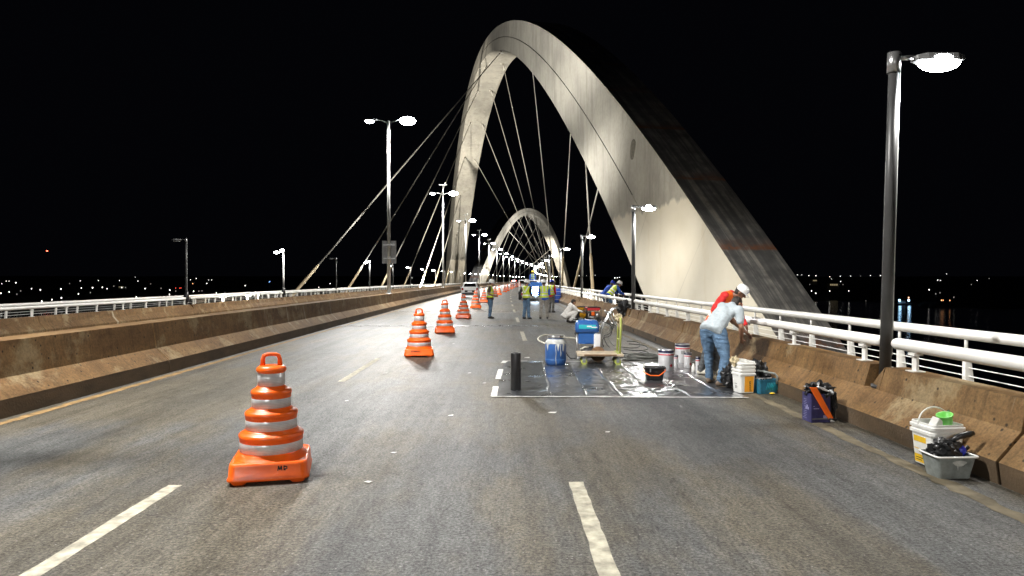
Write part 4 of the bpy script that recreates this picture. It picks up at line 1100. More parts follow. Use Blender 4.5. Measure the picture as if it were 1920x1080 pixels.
# bucket helper
def text_on(parent, s, size, origin, xdir, zdir, m='black_ink', name='lettering'):
    cu = bpy.data.curves.new(name, 'FONT'); cu.body = s; cu.size = size; cu.extrude = .0006; cu.offset = size * .012
    o = bpy.data.objects.new(name, cu); col.objects.link(o)
    bpy.context.view_layer.update()
    me = bpy.data.meshes.new_from_object(o.evaluated_get(bpy.context.evaluated_depsgraph_get()))
    bpy.data.objects.remove(o); o = bpy.data.objects.new(name, me); me.materials.clear(); me.materials.append(MATS[m]); col.objects.link(o)
    x, z = Vector(xdir).normalized(), Vector(zdir).normalized(); y = z.cross(x)
    o.matrix_local = Matrix((( x.x, z.x, x.cross(z).x, origin[0]), (x.y, z.y, x.cross(z).y, origin[1]), (x.z, z.z, x.cross(z).z, origin[2]), (0, 0, 0, 1)))
    o.parent = parent
    return o
def face_label(parent, name, m, x0, x1, z0, z1, wb, wt, h, side, off=.0015):
    # flat label on one tapering side wall of a square bucket; side 0 = -y wall, 1 = -x wall
    def P(u, z):
        d = (wb + (wt - wb) * z / h) / 2 + off
        return (u, -d, z) if side == 0 else (-d, -u, z)
    b = MB(); b.add([P(x0, z0), P(x1, z0), P(x1, z1), P(x0, z1)], [(0, 1, 2, 3)]); return b.build(name, m, parent, fix=False)
def bucket_body(e, wb, wt, h, rims, name='bucket'):
    b = MB(); rg = [(wb - .02, wb - .02, .03, 0), (wb, wb, .035, .008), (wt, wt, .04, h)]
    z = h
    for k in range(rims): rg += [(wt + .03, wt + .03, .045, z + .004), (wt + .032, wt + .032, .045, z + .030), (wt + .008, wt + .008, .042, z + .036), (wt + .006, wt + .006, .042, z + .052)]; z += .052
    rg += [(wt + .004, wt + .004, .042, z + .004), (wt - .012, wt - .012, .04, z + .004), (wt - .02, wt - .02, .04, z - .05), (wt - .03, wt - .03, .03, h - .02)]
    loft(b, rr_rings(rg), smooth=True, cap1=True); o = b.build('body', 'white_plastic', e); o.data.set_sharp_from_angle(angle=R(32)); return z
# stack of white square buckets beside the worker
q = at(1403, 741)
e = empty('bucket_stack', (q.x, q.y + .15, .012), R(11), 'stack of nested white square buckets with an orange label beside the worker', 'bucket')
hz = bucket_body(e, .265, .30, .275, 4)
e.scale = (.86, .86, 1)
face_label(e, 'label', 'label_orange', -.06, .118, .02, .262, .265, .30, .275, 0)
text_on(e, 'maxvinil', .066, (.030, -.1415, .245), (0, -.06, -1), (1, 0, 0))
text_on(e, 'vinil', .050, (-.1435, .09, .205), (0, -1, 0), (-.06, 0, 1))
for z, u0, u1 in ((.135, -.06, .03), (.10, -.05, .02), (.085, -.05, .04), (.07, -.05, .01)): face_label(e, 'lettering', 'hose_grey', u0, u1, z, z + .008, .265, .30, .275, 1, .002)
b = MB(); b.tube([(-.15, .12, hz - .02), (-.05, .17, hz + .02), (.09, .10, hz + .012), (.15, 0, hz - .02)], .008, 6); b.build('handle', 'white_plastic', e)
crumple('rag', (e.location.x - .14, e.location.y - .03, hz + .02), .07, 'cloth_tan', 'crumpled pale rag hanging over the edge of the stacked white buckets', 'rag', 8, .5, (1, .8, 1.2))
# teal crate with bent tube handle
q = at(1443, 741)
e = empty('tool_crate', (q.x, q.y + .14, .006), R(14), 'teal blue open tool box with a bent grey tube handle by the barrier', 'tool box')
b = MB(); loft(b, rr_rings([(.30, .21, .02, 0), (.33, .24, .02, .20), (.345, .255, .02, .203), (.345, .255, .02, .218), (.315, .225, .02, .218), (.29, .20, .02, .03)]), smooth=False); b.build('body', 'teal_box', e)
b = MB()
for k in range(5): b.tube([(-.02 + .03 * k, -.117, .17), (-.05 + .026 * k, -.112, .06)], .004, 5); b.tube([(.04 + .024 * k, -.116, .16), (.03 + .03 * k, -.112, .05)], .004, 5)
b.build('rib', 'decal_cyan', e, weld=False)
b = MB(); b.tube([(.12, -.135, .15), (.125, -.14, .27), (.10, -.12, .305), (-.14, .06, .35), (-.17, .09, .33), (-.17, .11, .18)], .016, 8); b.build('handle', 'bucket_grey', e)
b = MB(); b.box((0, 0, .223), (.25, .012, .012)); b.box((-.05, .04, .21), (.16, .03, .03)); b.build('roller_tray', 'label_white', e)
b = MB(); b.ell((.03, -.15, .012), (.05, .03, .012)); b.build('sponge', 'label_yellow', e)
crumple('rubbish_bag', (3.98, 10.62, .30), .155, 'black_plastic', 'crumpled black plastic bag behind the teal tool box', 'bag', 3, .45, (1.0, .9, 1.25), sub=4, dens=3)
crumple('rubbish_bag', (3.62, 10.95, .17), .16, 'black_plastic', 'low black bag beside the boots of the worker in jeans', 'bag', 6, .45, (.8, .8, 1.1), sub=4, dens=3)
# purple carton with orange saw blade guard and black bag
q = at(1536, 796)
e = empty('carton', (q.x + .05, q.y + .13, .006), R(6), 'dark purple printed carton stuffed with tools, standing by the barrier', 'carton')
b = MB(); w_, d_, h_ = .235, .21, .35
b.box((0, -d_ / 2, h_ / 2), (w_, .006, h_)); b.box((0, d_ / 2, h_ / 2), (w_, .006, h_)); b.box((-w_ / 2 - .002, 0, h_ / 2), (.006, d_ - .004, h_)); b.box((w_ / 2 + .002, 0, h_ / 2), (.006, d_ - .004, h_)); b.box((0, 0, .004), (w_ - .01, d_ - .01, .006))
b.build('box', 'purple_box', e, weld=False)
b = MB(); rnd = random.Random(2)
for k in range(12):
    L = rnd.uniform(.04, .09); z = .04 + .021 * k
    if 5 <= k <= 8: L *= .5
    b.box((-w_ / 2 - .0058, .03 + .01 * rnd.random(), z), (.001, L, .004))
b.box((-w_ / 2 - .0058, -.01, .19), (.001, .03, .03)); b.box((-w_ / 2 - .0058, -.03, .165), (.001, .03, .03)); b.box((-w_ / 2 - .0058, .01, .165), (.001, .03, .03)); b.box((.06, -d_ / 2 - .0036, .07), (.06, .001, .035)); b.box((-.06, -d_ / 2 - .0036, .17), (.07, .001, .008)); b.box((-.09, -d_ / 2 - .0036, .20), (.02, .001, .006))
b.build('print', 'print_lilac', e, weld=False)
b = MB(); b.box((0, -d_ / 2 - .0034, .045), (w_, .001, .012)); b.build('tape', 'hose_grey', e)
cx, cy = e.location.x, e.location.y
o = MB(); o.prism([(-.055, .44), (.035, .44), (.235, .085), (.255, .04), (.195, .045), (.150, .10)], -.012, .012, 'y')
t = o.build('saw_guard', 'handle_orange', loc=(cx - .09, cy - .135, 0), rz=R(4), bevel=.006); tag(t, 'long orange tool blade leaning out of the purple carton', 'tool')
b = MB(); b.tube([(.19, 0, .055), (.27, -.01, .04)], .018, 8); b.tube([(.27, -.01, .04), (.29, -.01, .055)], .012, 8); b.build('grip', 'black_plastic', t)
b = MB(); b.box((.23, -.012, .035), (.05, .016, .02)); b.build('clasp', 'label_white', t)
crumple('rubbish_bag', (cx + .06, cy + .03, .37), .155, 'black_plastic', 'black bin bag bulging out of the purple carton', 'bag', 11, .5, (1.15, .95, .72), sub=4, dens=3)
crumple('rubbish_bag', (cx + .185, cy - .02, .22), .10, 'black_plastic', 'black bag tail hanging down the side of the purple carton', 'bag', 14, .45, (.55, .8, 1.9), sub=4, dens=3)
b = MB(); b.prism([(-.06, .46), (.02, .43), (.09, .395), (.085, .38), (.0, .405), (-.07, .445)], -.02, .02, 'y'); tag(b.build('trowel', ['label_white'], loc=(cx + .02, cy - .12, .0), rz=R(10), bevel=.006), 'white handled trowel sticking out of the purple carton', 'tool')
# near white bucket and grey tub
q = at(1752, 884)
e = empty('bucket', (at(1765, 884).x + .09, at(1765, 884).y + .14, .004), R(4), 'big white square bucket with yellow label bands and raised wire handle', 'bucket')
hz = bucket_body(e, .27, .315, .30, 2)
face_label(e, 'label', 'label_yellow', -.11, .06, .215, .27, .27, .315, .30, 1, .002)
face_label(e, 'label', 'label_yellow', -.11, .06, .02, .095, .27, .315, .30, 1, .002)
face_label(e, 'label', 'label_yellow', -.11, .04, .145, .153, .27, .315, .30, 1, .002)
for z, L in ((.06, .11), (.04, .08)): face_label(e, 'lettering', 'black_ink', -.09, -.09 + L, z, z + .007, .27, .315, .30, 1, .0035)
text_on(e, 'maxvinil', .045, (-.075, -.1538, .195), (1, 0, 0), (0, -.075, 1))
face_label(e, 'lettering', 'tin_red', -.075, -.03, .236, .246, .27, .315, .30, 0, .002)
b = MB(); b.tube([(.168 * math.cos(a) * 1.0, .03 + .02 * math.sin(a), hz - .03 + .165 * math.sin(a)) for a in [math.pi * k / 16 for k in range(17)]], .0065, 8); b.build('handle', 'white_plastic', e)
bx, by, bz = e.location.x, e.location.y, hz
b = MB(); b.lathe([(0, -.085), (.048, -.085), (.052, -.06), (.066, .045), (.072, .046), (.072, .056), (.060, .056), (.0, -.06)], 24); g = b.build('plastic_cup', 'green_plastic', loc=(bx + .045, by - .05, bz + .035), weld=False); g.rotation_euler = (.15, -.25, 0); tag(g, 'bright green plastic cup lying in the top of the white bucket', 'cup')
b = MB(); b.box((0, 0, 0), (.10, .07, .09)); g = b.build('card_packet', 'paper', loc=(bx - .045, by - .06, bz + .005), bevel=.006); g.rotation_euler = (.2, .5, .5); tag(g, 'white card packet poking out beside the green cup', 'packet')
b = MB(); b.lathe([(0, -.12), (.026, -.12), (.026, .02), (.013, .05), (.013, .075), (0, .075)], 16); g = b.build('bottle', 'bottle_green', loc=(bx + .095, by + .04, bz + .055)); g.rotation_euler = (-.1, .9, .2); tag(g, 'dark green bottle neck poking out behind the green cup', 'bottle'); 
q = at(1803, 904)
e = empty('plastic_tub', (q.x, q.y + .12, .004), R(2), 'paint-splashed grey plastic tub with white rim before the white bucket', 'tub')
b = MB(); loft(b, rr_rings([(.28, .20, .03, 0), (.35, .26, .035, .185), (.372, .282, .035, .186), (.376, .286, .035, .198), (.34, .25, .03, .198), (.27, .19, .02, .015)]), smooth=True); o = b.build('body', 'bucket_grey', e); o.data.set_sharp_from_angle(angle=R(30))
b = MB(); rim = rounded_rect(.376, .286, .036); b.tube([(x, y, .197 + (.004 if y > 0 else 0)) for x, y in rim] + [(*rim[0], .197)], .009, 6, caps=False); b.build('rim', 'white_plastic', e, weld=False)
b = MB(); vs = [(.02 + .06 * math.cos(a) * (1 + .2 * math.sin(3 * a)), 0, .140 + .026 * math.sin(a)) for a in [2 * math.pi * k / 20 for k in range(20)]]
b.add([(x, -.100 - (z / .185) * .03 - .002, z) for x, y, z in vs], [tuple(range(20))]); b.tube([(.0, -.1245, .12), (.005, -.118, .08)], .006, 5); b.build('paint_splash', 'paint_crust', e, fix=False)
tx, ty = e.location.x, e.location.y
crumple('rubbish_bag', (tx + .0, ty + .03, .225), .135, 'black_plastic', 'dark grey plastic bag bulging out of the splashed tub', 'bag', 21, .35, (1.05, .75, .75), sub=4, dens=2.6)
b = MB(); b.tube([(0, 0, 0), (.07, -.01, .05), (.16, -.02, .075), (.2, -.02, .085)], [.022, .026, .028, .02], 10); tag(b.build('brush_handle', 'black_plastic', loc=(tx + .03, ty + .02, .30)), 'black tool handle sticking up out of the plastic bag', 'tool')
b = MB(); b.ell((0, 0, 0), (.048, .048, .05)); tag(b.build('spray_can_cap', 'blue_lid', loc=(tx + .125, ty + .02, .225)), 'round dark blue lid showing above the rim of the tub', 'lid')
b = MB(); b.tube([(0, 0, 0), (.07, 0, .05)], .018, 8); tag(b.build('roller_handle', 'black_plastic', loc=(tx + .15, ty + .05, .20)), 'short black roller handle at the end of the tub', 'tool')
crumple('rubbish_bag', (4.40, 25.0, .62), .30, 'black_plastic', 'black bag hung over the barrier at the foot of the second lamp post', 'bag', 31, .45, (.8, .7, 1.5), sub=4, dens=2.6)
# litter
for k, (px, py, s) in enumerate([(1036, 775, .06), (722, 700, .05), (1268, 645, .05), (988, 671, .07), (845, 780, .04), (738, 850, .035), (690, 905, .04), (752, 643, .05), (908, 719, .03), (1140, 812, .03), (850, 645, .04), (880, 700, .035), (650, 752, .03)]):
    q = at(px, py); b = MB(); w_ = s * .9; b.add([(-w_, -s * .4, .004), (w_ * .8, -s * .5, .007), (w_, s * .4, .012), (-w_ * .7, s * .5, .005)], [(0, 1, 2, 3)])
    o = b.build('paper_scrap', 'paper', loc=(q.x, q.y, .002), rz=random.uniform(-.6, .6), fix=False); so = o.modifiers.new('thick', 'SOLIDIFY'); so.thickness = .002
    tag(o, 'small pale paper scrap lying on the bare road, one of a scattering', 'litter', 'paper scraps scattered on the road')
# generators
def generator(px, py, main, label, kind):
    q = at(px, py); e = empty('generator', (q.x, q.y, 0), R(8), label, 'generator')
    b = MB(); W, D, H = .62, .46, .56
    for y in (-D / 2, D / 2):
        b.tube([(-W / 2, y, .06), (-W / 2, y, H), (-W / 2 + .05, y, H + .05), (W / 2 - .05, y, H + .05), (W / 2, y, H), (W / 2, y, .06), (-W / 2, y, .06)], .018, 8)
    for x in (-W / 2, W / 2):
        for z in (.08, H): b.tube([(x, -D / 2, z), (x, D / 2, z)], .016, 8)
    b.build('frame', 'gen_dark', e, weld=False)
    b = MB(); b.box((0, 0, H - .02), (W * .92, D * .9, .14)); b.build('fuel_tank', main, e, bevel=.04, segs=3)
    b = MB(); b.tube([(.12, 0, H + .05), (.12, 0, H + .08)], .04, 12); b.build('cap', 'gen_dark', e)
    b = MB(); b.box((-.08, 0, .27), (.34, .34, .30)); b.build('engine', 'gen_dark', e, bevel=.03)
    b = MB(); b.tube([(.10, 0, .26), (.28, 0, .26)], .15, 18); b.build('alternator', 'steel', e)
    if kind == 'yellow':
        b = MB(); b.tube([(-.02, -D / 2 + .03, .27), (-.02, -D / 2 - .02, .27)], .135, 22); b.build('recoil_cover', main, e, bevel=.01)
        b = MB(); b.box((.20, -D / 2 + .02, .30), (.16, .02, .16)); b.build('panel', 'gen_dark', e)
    else:
        b = MB(); b.box((-.02, -D / 2 + .05, .34), (.14, .06, .16)); b.build('recoil_cover', 'handle_orange', e, bevel=.02)
        b = MB(); b.tube([(-.2, -D / 2 + .06, .2), (.16, -D / 2 + .06, .18)], .035, 10); b.tube([(-.2, -D / 2 + .05, .36), (-.24, -D / 2 + .05, .12)], .02, 8); b.build('exhaust', 'steel', e)
    for x in (-.2, .22):
        b = MB(); b.tube([(x, -D / 2 - .03, .08), (x, -D / 2 + .03, .08)], .08, 16); b.build('wheel', 'dark_rubber', e)
    return e
g1 = generator(1091, 602, 'gen_yellow', 'yellow and black portable generator before the crouching worker', 'yellow')
g2 = generator(1111, 603, 'gen_red', 'red topped portable generator in a black frame by the barrier', 'red')
b = MB(); q = at(1089, 606); b.lathe([(0, 0), (.07, 0), (.08, .01), (.085, .20), (.09, .22), (.075, .22), (.07, .02)], 16); tag(b.build('pail', 'bucket_grey', loc=q), 'small grey pail on the road in front of the yellow generator', 'bucket')
# blue tarp-covered stack beside the barrier beyond the workers
q = at(1042, 567); b = MB(); loft(b, rr_rings([(.75, .9, .08, 0), (.78, .92, .08, .5), (.74, .86, .08, .95), (.66, .78, .1, 1.12)])); o = b.build('tarpaulin_stack', 'jacket_blue', loc=(q.x, q.y, 0)); tag(o, 'blue tarpaulin covered stack against the barrier beyond the standing workers', 'stack')
b = MB()
for k in range(3): b.tube([(-.40, -.47, .25 + .3 * k), (.40, -.47, .25 + .3 * k)], .012, 6)
b.build('rope', 'hose_pale', o, weld=False)
# ------------------------------------------------------------------ people
def ortho(f, u):
    f = Vector(f).normalized(); u = Vector(u); r = f.cross(u).normalized(); u = r.cross(f).normalized()
    return Matrix((r, f, u)).transposed()          # columns right, forward, up
class Flesh:
    def __init__(s): s.v = []; s.f = []
    def hull(s, parts):
        bm = bmesh.new()
        for c, r, m in parts:
            if isinstance(r, (int, float)): r = (r, r, r)
            for i in range(9):
                a = math.pi * i / 8
                for k in range(12):
                    if i in (0, 8) and k: continue
                    t = 2 * math.pi * k / 12
                    p = Vector((r[0] * math.sin(a) * math.cos(t), r[1] * math.sin(a) * math.sin(t), r[2] * math.cos(a)))
                    bm.verts.new(Vector(c) + (m @ p if m is not None else p))
        res = bmesh.ops.convex_hull(bm, input=bm.verts)
        bmesh.ops.delete(bm, geom=[x for x in bm.verts if not x.link_faces], context='VERTS')
        bm.verts.index_update(); o = len(s.v)
        s.v += [v.co.copy() for v in bm.verts]; s.f += [[v.index + o for v in f.verts] for f in bm.faces]; bm.free()
    def seg(s, a, ra, b, rb): s.hull([(a, ra, None), (b, rb, None)])
    def ell(s, c, r, m=None): s.hull([(c, r, m)])
    def build(s, name, mats, voxel, parent=None, smooth=3, paint=None, fold=0.0, fz=1.0):
        me = bpy.data.meshes.new('flesh'); me.from_pydata([tuple(v) for v in s.v], [], s.f)
        bm = bmesh.new(); bm.from_mesh(me); bmesh.ops.recalc_face_normals(bm, faces=bm.faces); bm.to_mesh(me); bm.free()
        t = bpy.data.objects.new('flesh', me); col.objects.link(t)
        m = t.modifiers.new('r', 'REMESH'); m.mode = 'VOXEL'; m.voxel_size = voxel; m.use_smooth_shade = True
        if smooth: k = t.modifiers.new('s', 'SMOOTH'); k.factor = .5; k.iterations = smooth
        bpy.context.view_layer.update()
        out = bpy.data.meshes.new_from_object(t.evaluated_get(bpy.context.evaluated_depsgraph_get()))
        bpy.data.objects.remove(t); bpy.data.meshes.remove(me)
        out.name = name; out.materials.clear()
        for k in (mats if isinstance(mats, (list, tuple)) else [mats]): out.materials.append(MATS[k])
        if fold:
            nrm = [v.normal.copy() for v in out.vertices]
            for v, n_ in zip(out.vertices, nrm):
                c = v.co; q = Vector((c.x * 7 + .6 * c.z, c.y * 7, c.z * 10 * fz + 4 * c.x))
                k = 1 - abs(noise.noise(q)) * 2.4; k2 = noise.noise(q * .45)
                v.co = c + n_ * fold * (max(-.6, k) * .8 + k2 * .9)
        for p in out.polygons: p.use_smooth = True
        if paint:
            for p in out.polygons: p.material_index = paint(p.center)
        o = bpy.data.objects.new(name, out); col.objects.link(o)
        if parent is not None: o.parent = parent
        return o
STAND = dict(pelvis=(0, 0, .96), chest=(0, .01, 1.27), neck=(0, -.01, 1.46), head=(0, .03, 1.605), hf=(0, 1, -.05),
             sh=((-.185, 0, 1.41), (.185, 0, 1.41)), el=((-.245, -.03, 1.12), (.245, -.03, 1.12)), wr=((-.25, .06, .88), (.25, .06, .88)),
             hip=((-.09, 0, .92), (.09, 0, .92)), kn=((-.10, .02, .49), (.10, .02, .49)), an=((-.11, -.02, .085), (.11, -.02, .085)), toe=((-.1, 1, 0), (.1, 1, 0)),
             right=(1, 0, 0))
def person(loc, rz, label, pose=None, skin='skin', top='shirt_black', sleeves='long', legs='jeans_blue', shoe='boot_dark', vest=None, stripe='reflective_grey', hat=None, hair=True, voxel=.014, hood=False, group=None, cross=False, curl=.5, bulk=1.0):
    J = dict(STAND); J.update(pose or {})
    V = Vector; pe, ch, ne, hd = (V(J[k]) for k in ('pelvis', 'chest', 'neck', 'head'))
    rt = V(J['right']).normalized()
    spine = (ne - pe).normalized(); TM = ortho(spine.cross(rt) * -1 if False else rt.cross(spine) * -1, spine)
    TM = Matrix((rt, (spine.cross(rt)).normalized(), spine)).transposed()
    HM = ortho(J['hf'], J.get('hu', (0, 0, 1)) if abs(V(J['hf']).normalized().z) < .95 else -V(J['hf']).cross(rt))
    hr, hf, hu = HM.col[0], HM.col[1], HM.col[2]
    B = bulk
    def torso(f, k, low=True, high=True):
        wa = pe.lerp(ch, .5)
        f.hull([(pe, (.155 * B + k, .112 * B + k, .10 + k), TM), (wa, (.142 * B + k, .108 * B + k, .09 + k), TM)])
        f.hull([(wa, (.142 * B + k, .108 * B + k, .09 + k), TM), (ch, (.163 + k, .115 * B + k, .12 + k), TM)])
        if high: f.hull([(ch, (.160 + k, .108 + k, .11 + k), TM), (V(J['sh'][0]).lerp(ch, .12), .060 + k, None), (V(J['sh'][1]).lerp(ch, .12), .060 + k, None), (ne - spine * .05, .058 + k, None)])
    body = Flesh(); torso(body, 0)
    body.hull([(ne - spine * .03, .060, None), (hd - hu * .075 - hf * .015, .054, None)])
    body.ell(hd + hu * .028 - hf * .006, (.077, .098, .090), HM)
    body.hull([(hd + hf * .022 - hu * .02, (.064, .07, .06), HM), (hd + hf * .052 - hu * .088, (.036, .034, .026), HM)])
    body.hull([(hd + hf * .088 + hu * .012, .012, None), (hd + hf * .112 - hu * .026, .014, None)])
    for s in (-1, 1): body.ell(hd + hr * .078 * s - hf * .004 - hu * .008, (.013, .024, .034), HM)
    body.hull([(hd + hf * .084 + hu * .036 - hr * .035, .014, None), (hd + hf * .084 + hu * .036 + hr * .035, .014, None)])
    for i in (0, 1):
        sgn = -1 if i == 0 else 1
        sh, el, wr, hp, kn, an, toe = (V(J[k][i]) for k in ('sh', 'el', 'wr', 'hip', 'kn', 'an', 'toe'))
        body.seg(sh, .058, sh.lerp(el, .45), .050); body.seg(sh.lerp(el, .4), .050, el, .040)
        mid = el.lerp(wr, .3); body.seg(el, .040, mid, .044); body.seg(mid, .044, wr, .028)
        d = (wr - el).normalized(); lat = rt * sgn - d * (rt * sgn).dot(d)
        lat = V(J['lat'][i]) if 'lat' in J else (spine.cross(rt) - d * spine.cross(rt).dot(d))
        lat.normalize(); nrm = lat.cross(d) * sgn; nrm.normalize()
        if nrm.dot(rt * -sgn) < 0 and 'lat' not in J: nrm = -nrm
        fr = max(.0095, voxel * .85)
        kb = wr + d * .085
        body.hull([(wr + d * .012, .024, None), (kb + lat * .030, .0155, None), (kb - lat * .030, .0150, None), (wr + d * .05 + nrm * .004, .020, None)])
        for j, L in enumerate((.074, .084, .078, .060)):
            o = kb + lat * (.033 - .022 * j); dd = d + lat * (.14 - .09 * j); dd.normalize()
            c1 = curl * (.75 + .1 * j); d1 = (dd + nrm * c1 * .8).normalized(); d2 = (dd + nrm * c1 * 2.4).normalized()
            p1 = o + d1 * L * .48; p2 = p1 + d2 * L * .52
            body.seg(o - d * .012, fr * 1.06, p1, fr); body.seg(p1, fr, p2, fr * .86)
        tb = wr + d * .030 + lat * .022; t1 = tb + (d * .55 + lat * .75 + nrm * .25).normalized() * .042; t2 = t1 + (d * .9 + lat * .2 + nrm * .35).normalized() * .034
        body.seg(tb, fr * 1.4, t1, fr * 1.15); body.seg(t1, fr * 1.12, t2, fr * .92)
        body.seg(hp, .088 * B, hp.lerp(kn, .5), .075 * B); body.seg(hp.lerp(kn, .45), .076 * B, kn, .056)
        calf = kn.lerp(an, .32); body.seg(kn, .056, calf, .055); body.seg(calf, .055, an, .038)
        toe.normalize(); body.hull([(an - V((0, 0, .035)) - toe * .03, .036, None), (an - V((0, 0, .052)) + toe * .15, .028, None), (an, .038, None)])
    P = body.build('person', skin, voxel * .75, smooth=2)
    P.location = loc; P.rotation_euler.z = rz
    tag(P, label, 'person', group)
    # clothes
    sm = 3
    f = Flesh(); torso(f, .014)
    ends = {'short': .55, 'long': 1.0, 'none': 0}[sleeves]
    for i in (0, 1):
        sh, el, wr = (V(J[k][i]) for k in ('sh', 'el', 'wr'))
        if sleeves == 'short':
            f.seg(sh, .074, sh.lerp(el, .62), .068)
        elif sleeves == 'long':
            f.seg(sh, .073, el, .058); f.seg(el, .058, el.lerp(wr, .9), .043)
    f.hull([(ne - spine * .05, .066, None), (ne - spine * .015, .064, None)])
    if J.get('hem', True):
        f.hull([(pe, (.180 * B, .138 * B, .08), TM), (pe - spine * .08, (.188 * B, .146 * B, .045), TM)])
    if hood: f.hull([(ne - hf * .06 + spine * .0, (.10, .06, .06), TM), (ne - hf * .09 - spine * .07, (.09, .05, .05), TM)])
    f.build('overalls' if legs == top else 'shirt', top, voxel, P, sm, fold=.010)
    f = Flesh()
    f.hull([(pe + spine * .04, (.160 * B, .118 * B, .07), TM), (pe - spine * .05, (.166 * B, .124 * B, .08), TM), (V(J['hip'][0]), .100 * B, None), (V(J['hip'][1]), .100 * B, None)])
    for i in (0, 1):
        hp, kn, an = (V(J[k][i]) for k in ('hip', 'kn', 'an'))
        f.seg(hp, .104 * B, hp.lerp(kn, .55), .090 * B); f.seg(hp.lerp(kn, .5), .091 * B, kn, .072); f.seg(kn, .073, kn.lerp(an, .5), .070); f.seg(kn.lerp(an, .4), .070, an + V((0, 0, .015)), .062)
        f.ell(an + V((0, 0, .03)), (.068, .068, .030)); f.ell(an + V((0, 0, .07)), (.064, .066, .022))
    f.build('trousers', legs, voxel, P, sm, fold=.010, fz=1.5)
    for i in (0, 1):
        an, toe = V(J['an'][i]), V(J['toe'][i]).normalized(); f = Flesh(); dn = V((0, 0, -1))
        tip = V(J['tipdrop'][i]) if 'tipdrop' in J else V((0, 0, 0))
        f.hull([(an + dn * .042 - toe * .045, (.042, .042, .04), None), (an + dn * .05 + toe * .10 + tip * .7, (.047, .047, .034), None), (an + dn * .056 + toe * .17 + tip, (.036, .036, .026), None), (an + V((0, 0, .012)), .046, None)])
        f.build('shoe', shoe, voxel * .8, P, 1)
    if vest:
        f = Flesh(); torso(f, .030)
        f.hull([(pe + spine * .02, (.188 * B, .146 * B, .06), TM), (pe + spine * .12, (.18 * B, .142 * B, .05), TM)])
        L = (ne - pe).length
        def paint(c):
            q = TM.transposed() @ (V(c) - pe); s = q.z / L
            if cross and q.y < 0 and s > .42: return 1 if abs(abs(q.x) - (s - .42) * .28) < .030 else 0
            if .16 < s < .27 or .42 < s < .52: return 1
            return 1 if s >= .52 and abs(abs(q.x) - .085) < .026 else 0
        f.build('vest', [vest, stripe], voxel * .8, P, 2, paint, fold=.006)
    # head pieces
    for s in (-1, 1):
        b = MB(); b.ell(hd + hf * .083 + hr * .032 * s + hu * .012, (.013, .010, .009), 0, 8, 6, HM); b.build('eye', 'eye_dark', P)
    b = MB(); b.ell(hd + hf * .082 - hu * .062, (.024, .009, .007), 0, 8, 6, HM); b.build('mouth', 'lip', P)
    if hair:
        f = Flesh(); f.hull([(hd + hu * .036 - hf * .016, (.083, .097, .090), HM), (hd - hu * .03 - hf * .05, (.066, .05, .05), HM)])
        f.hull([(hd + hu * .075 + hf * .03, (.060, .055, .045), HM), (hd + hu * .08 - hf * .02, (.07, .07, .045), HM)])
        f.build('hair', 'hair_dark', max(.009, voxel * .7), P, 1)
    if hat:
        kind, hm = hat; b = MB(); c = hd + hu * (.035 if kind == 'helmet' else .055)
        if kind == 'helmet':
            prof = [(.128, -.012), (.130, -.004), (.118, .004), (.116, .03), (.108, .065), (.085, .098), (.05, .116), (0, .122)]
            b.lathe(prof, 22); b.box((0, 0, .112), (.026, .17, .028))
            vs = [(-.09, .085, -.002), (-.07, .125, -.008), (-.03, .165, -.014), (.03, .165, -.014), (.07, .125, -.008), (.09, .085, -.002)]
            b.add(vs + [(x, y, z - .006) for x, y, z in vs], [tuple(range(6)), tuple(range(11, 5, -1))] + [(k, (k + 1) % 6, 6 + (k + 1) % 6, 6 + k) for k in range(6)])
            b.v = [c + HM @ Vector((p.x * 1.06, p.y * 1.16, p.z * 1.16)) for p in b.v]; b.build('hard_hat', hm, P)
        else:
            b.lathe([(.096, -.03), (.100, .0), (.098, .035), (.085, .072), (.05, .095), (0, .102)], 22)
            b.v = [Vector((p.x * .95, p.y * 1.10, p.z)) for p in b.v]
            vs = [(-.078, .075, -.022), (-.07, .13, -.030), (-.035, .165, -.036), (.035, .165, -.036), (.07, .13, -.030), (.078, .075, -.022)]
            b.add(vs + [(x, y, z - .007) for x, y, z in vs], [tuple(range(6)), tuple(range(11, 5, -1))] + [(k, (k + 1) % 6, 6 + (k + 1) % 6, 6 + k) for k in range(6)])
            b.v = [c + HM @ p for p in b.v]; cp = b.build('cap', hm, P)
            b = MB(); b.box((0, .1075, .018), (.062, .006, .030)); b.box((0, .1085, .018), (.05, .006, .008), 1)
            b.v = [c + HM @ p for p in b.v]; b.build('badge', ['helmet_blue', 'label_white'], cp)
    return P
def rel(o, d):
    o = Vector((o[0], o[1], 0)); r = {}
    for k, v in d.items():
        if k in ('hf', 'right', 'toe', 'hem', 'tipdrop', 'lat', 'hu'): r[k] = v
        elif isinstance(v[0], (tuple, list)): r[k] = tuple(tuple(Vector(x) - o) for x in v)
        else: r[k] = tuple(Vector(v) - o)
    return r
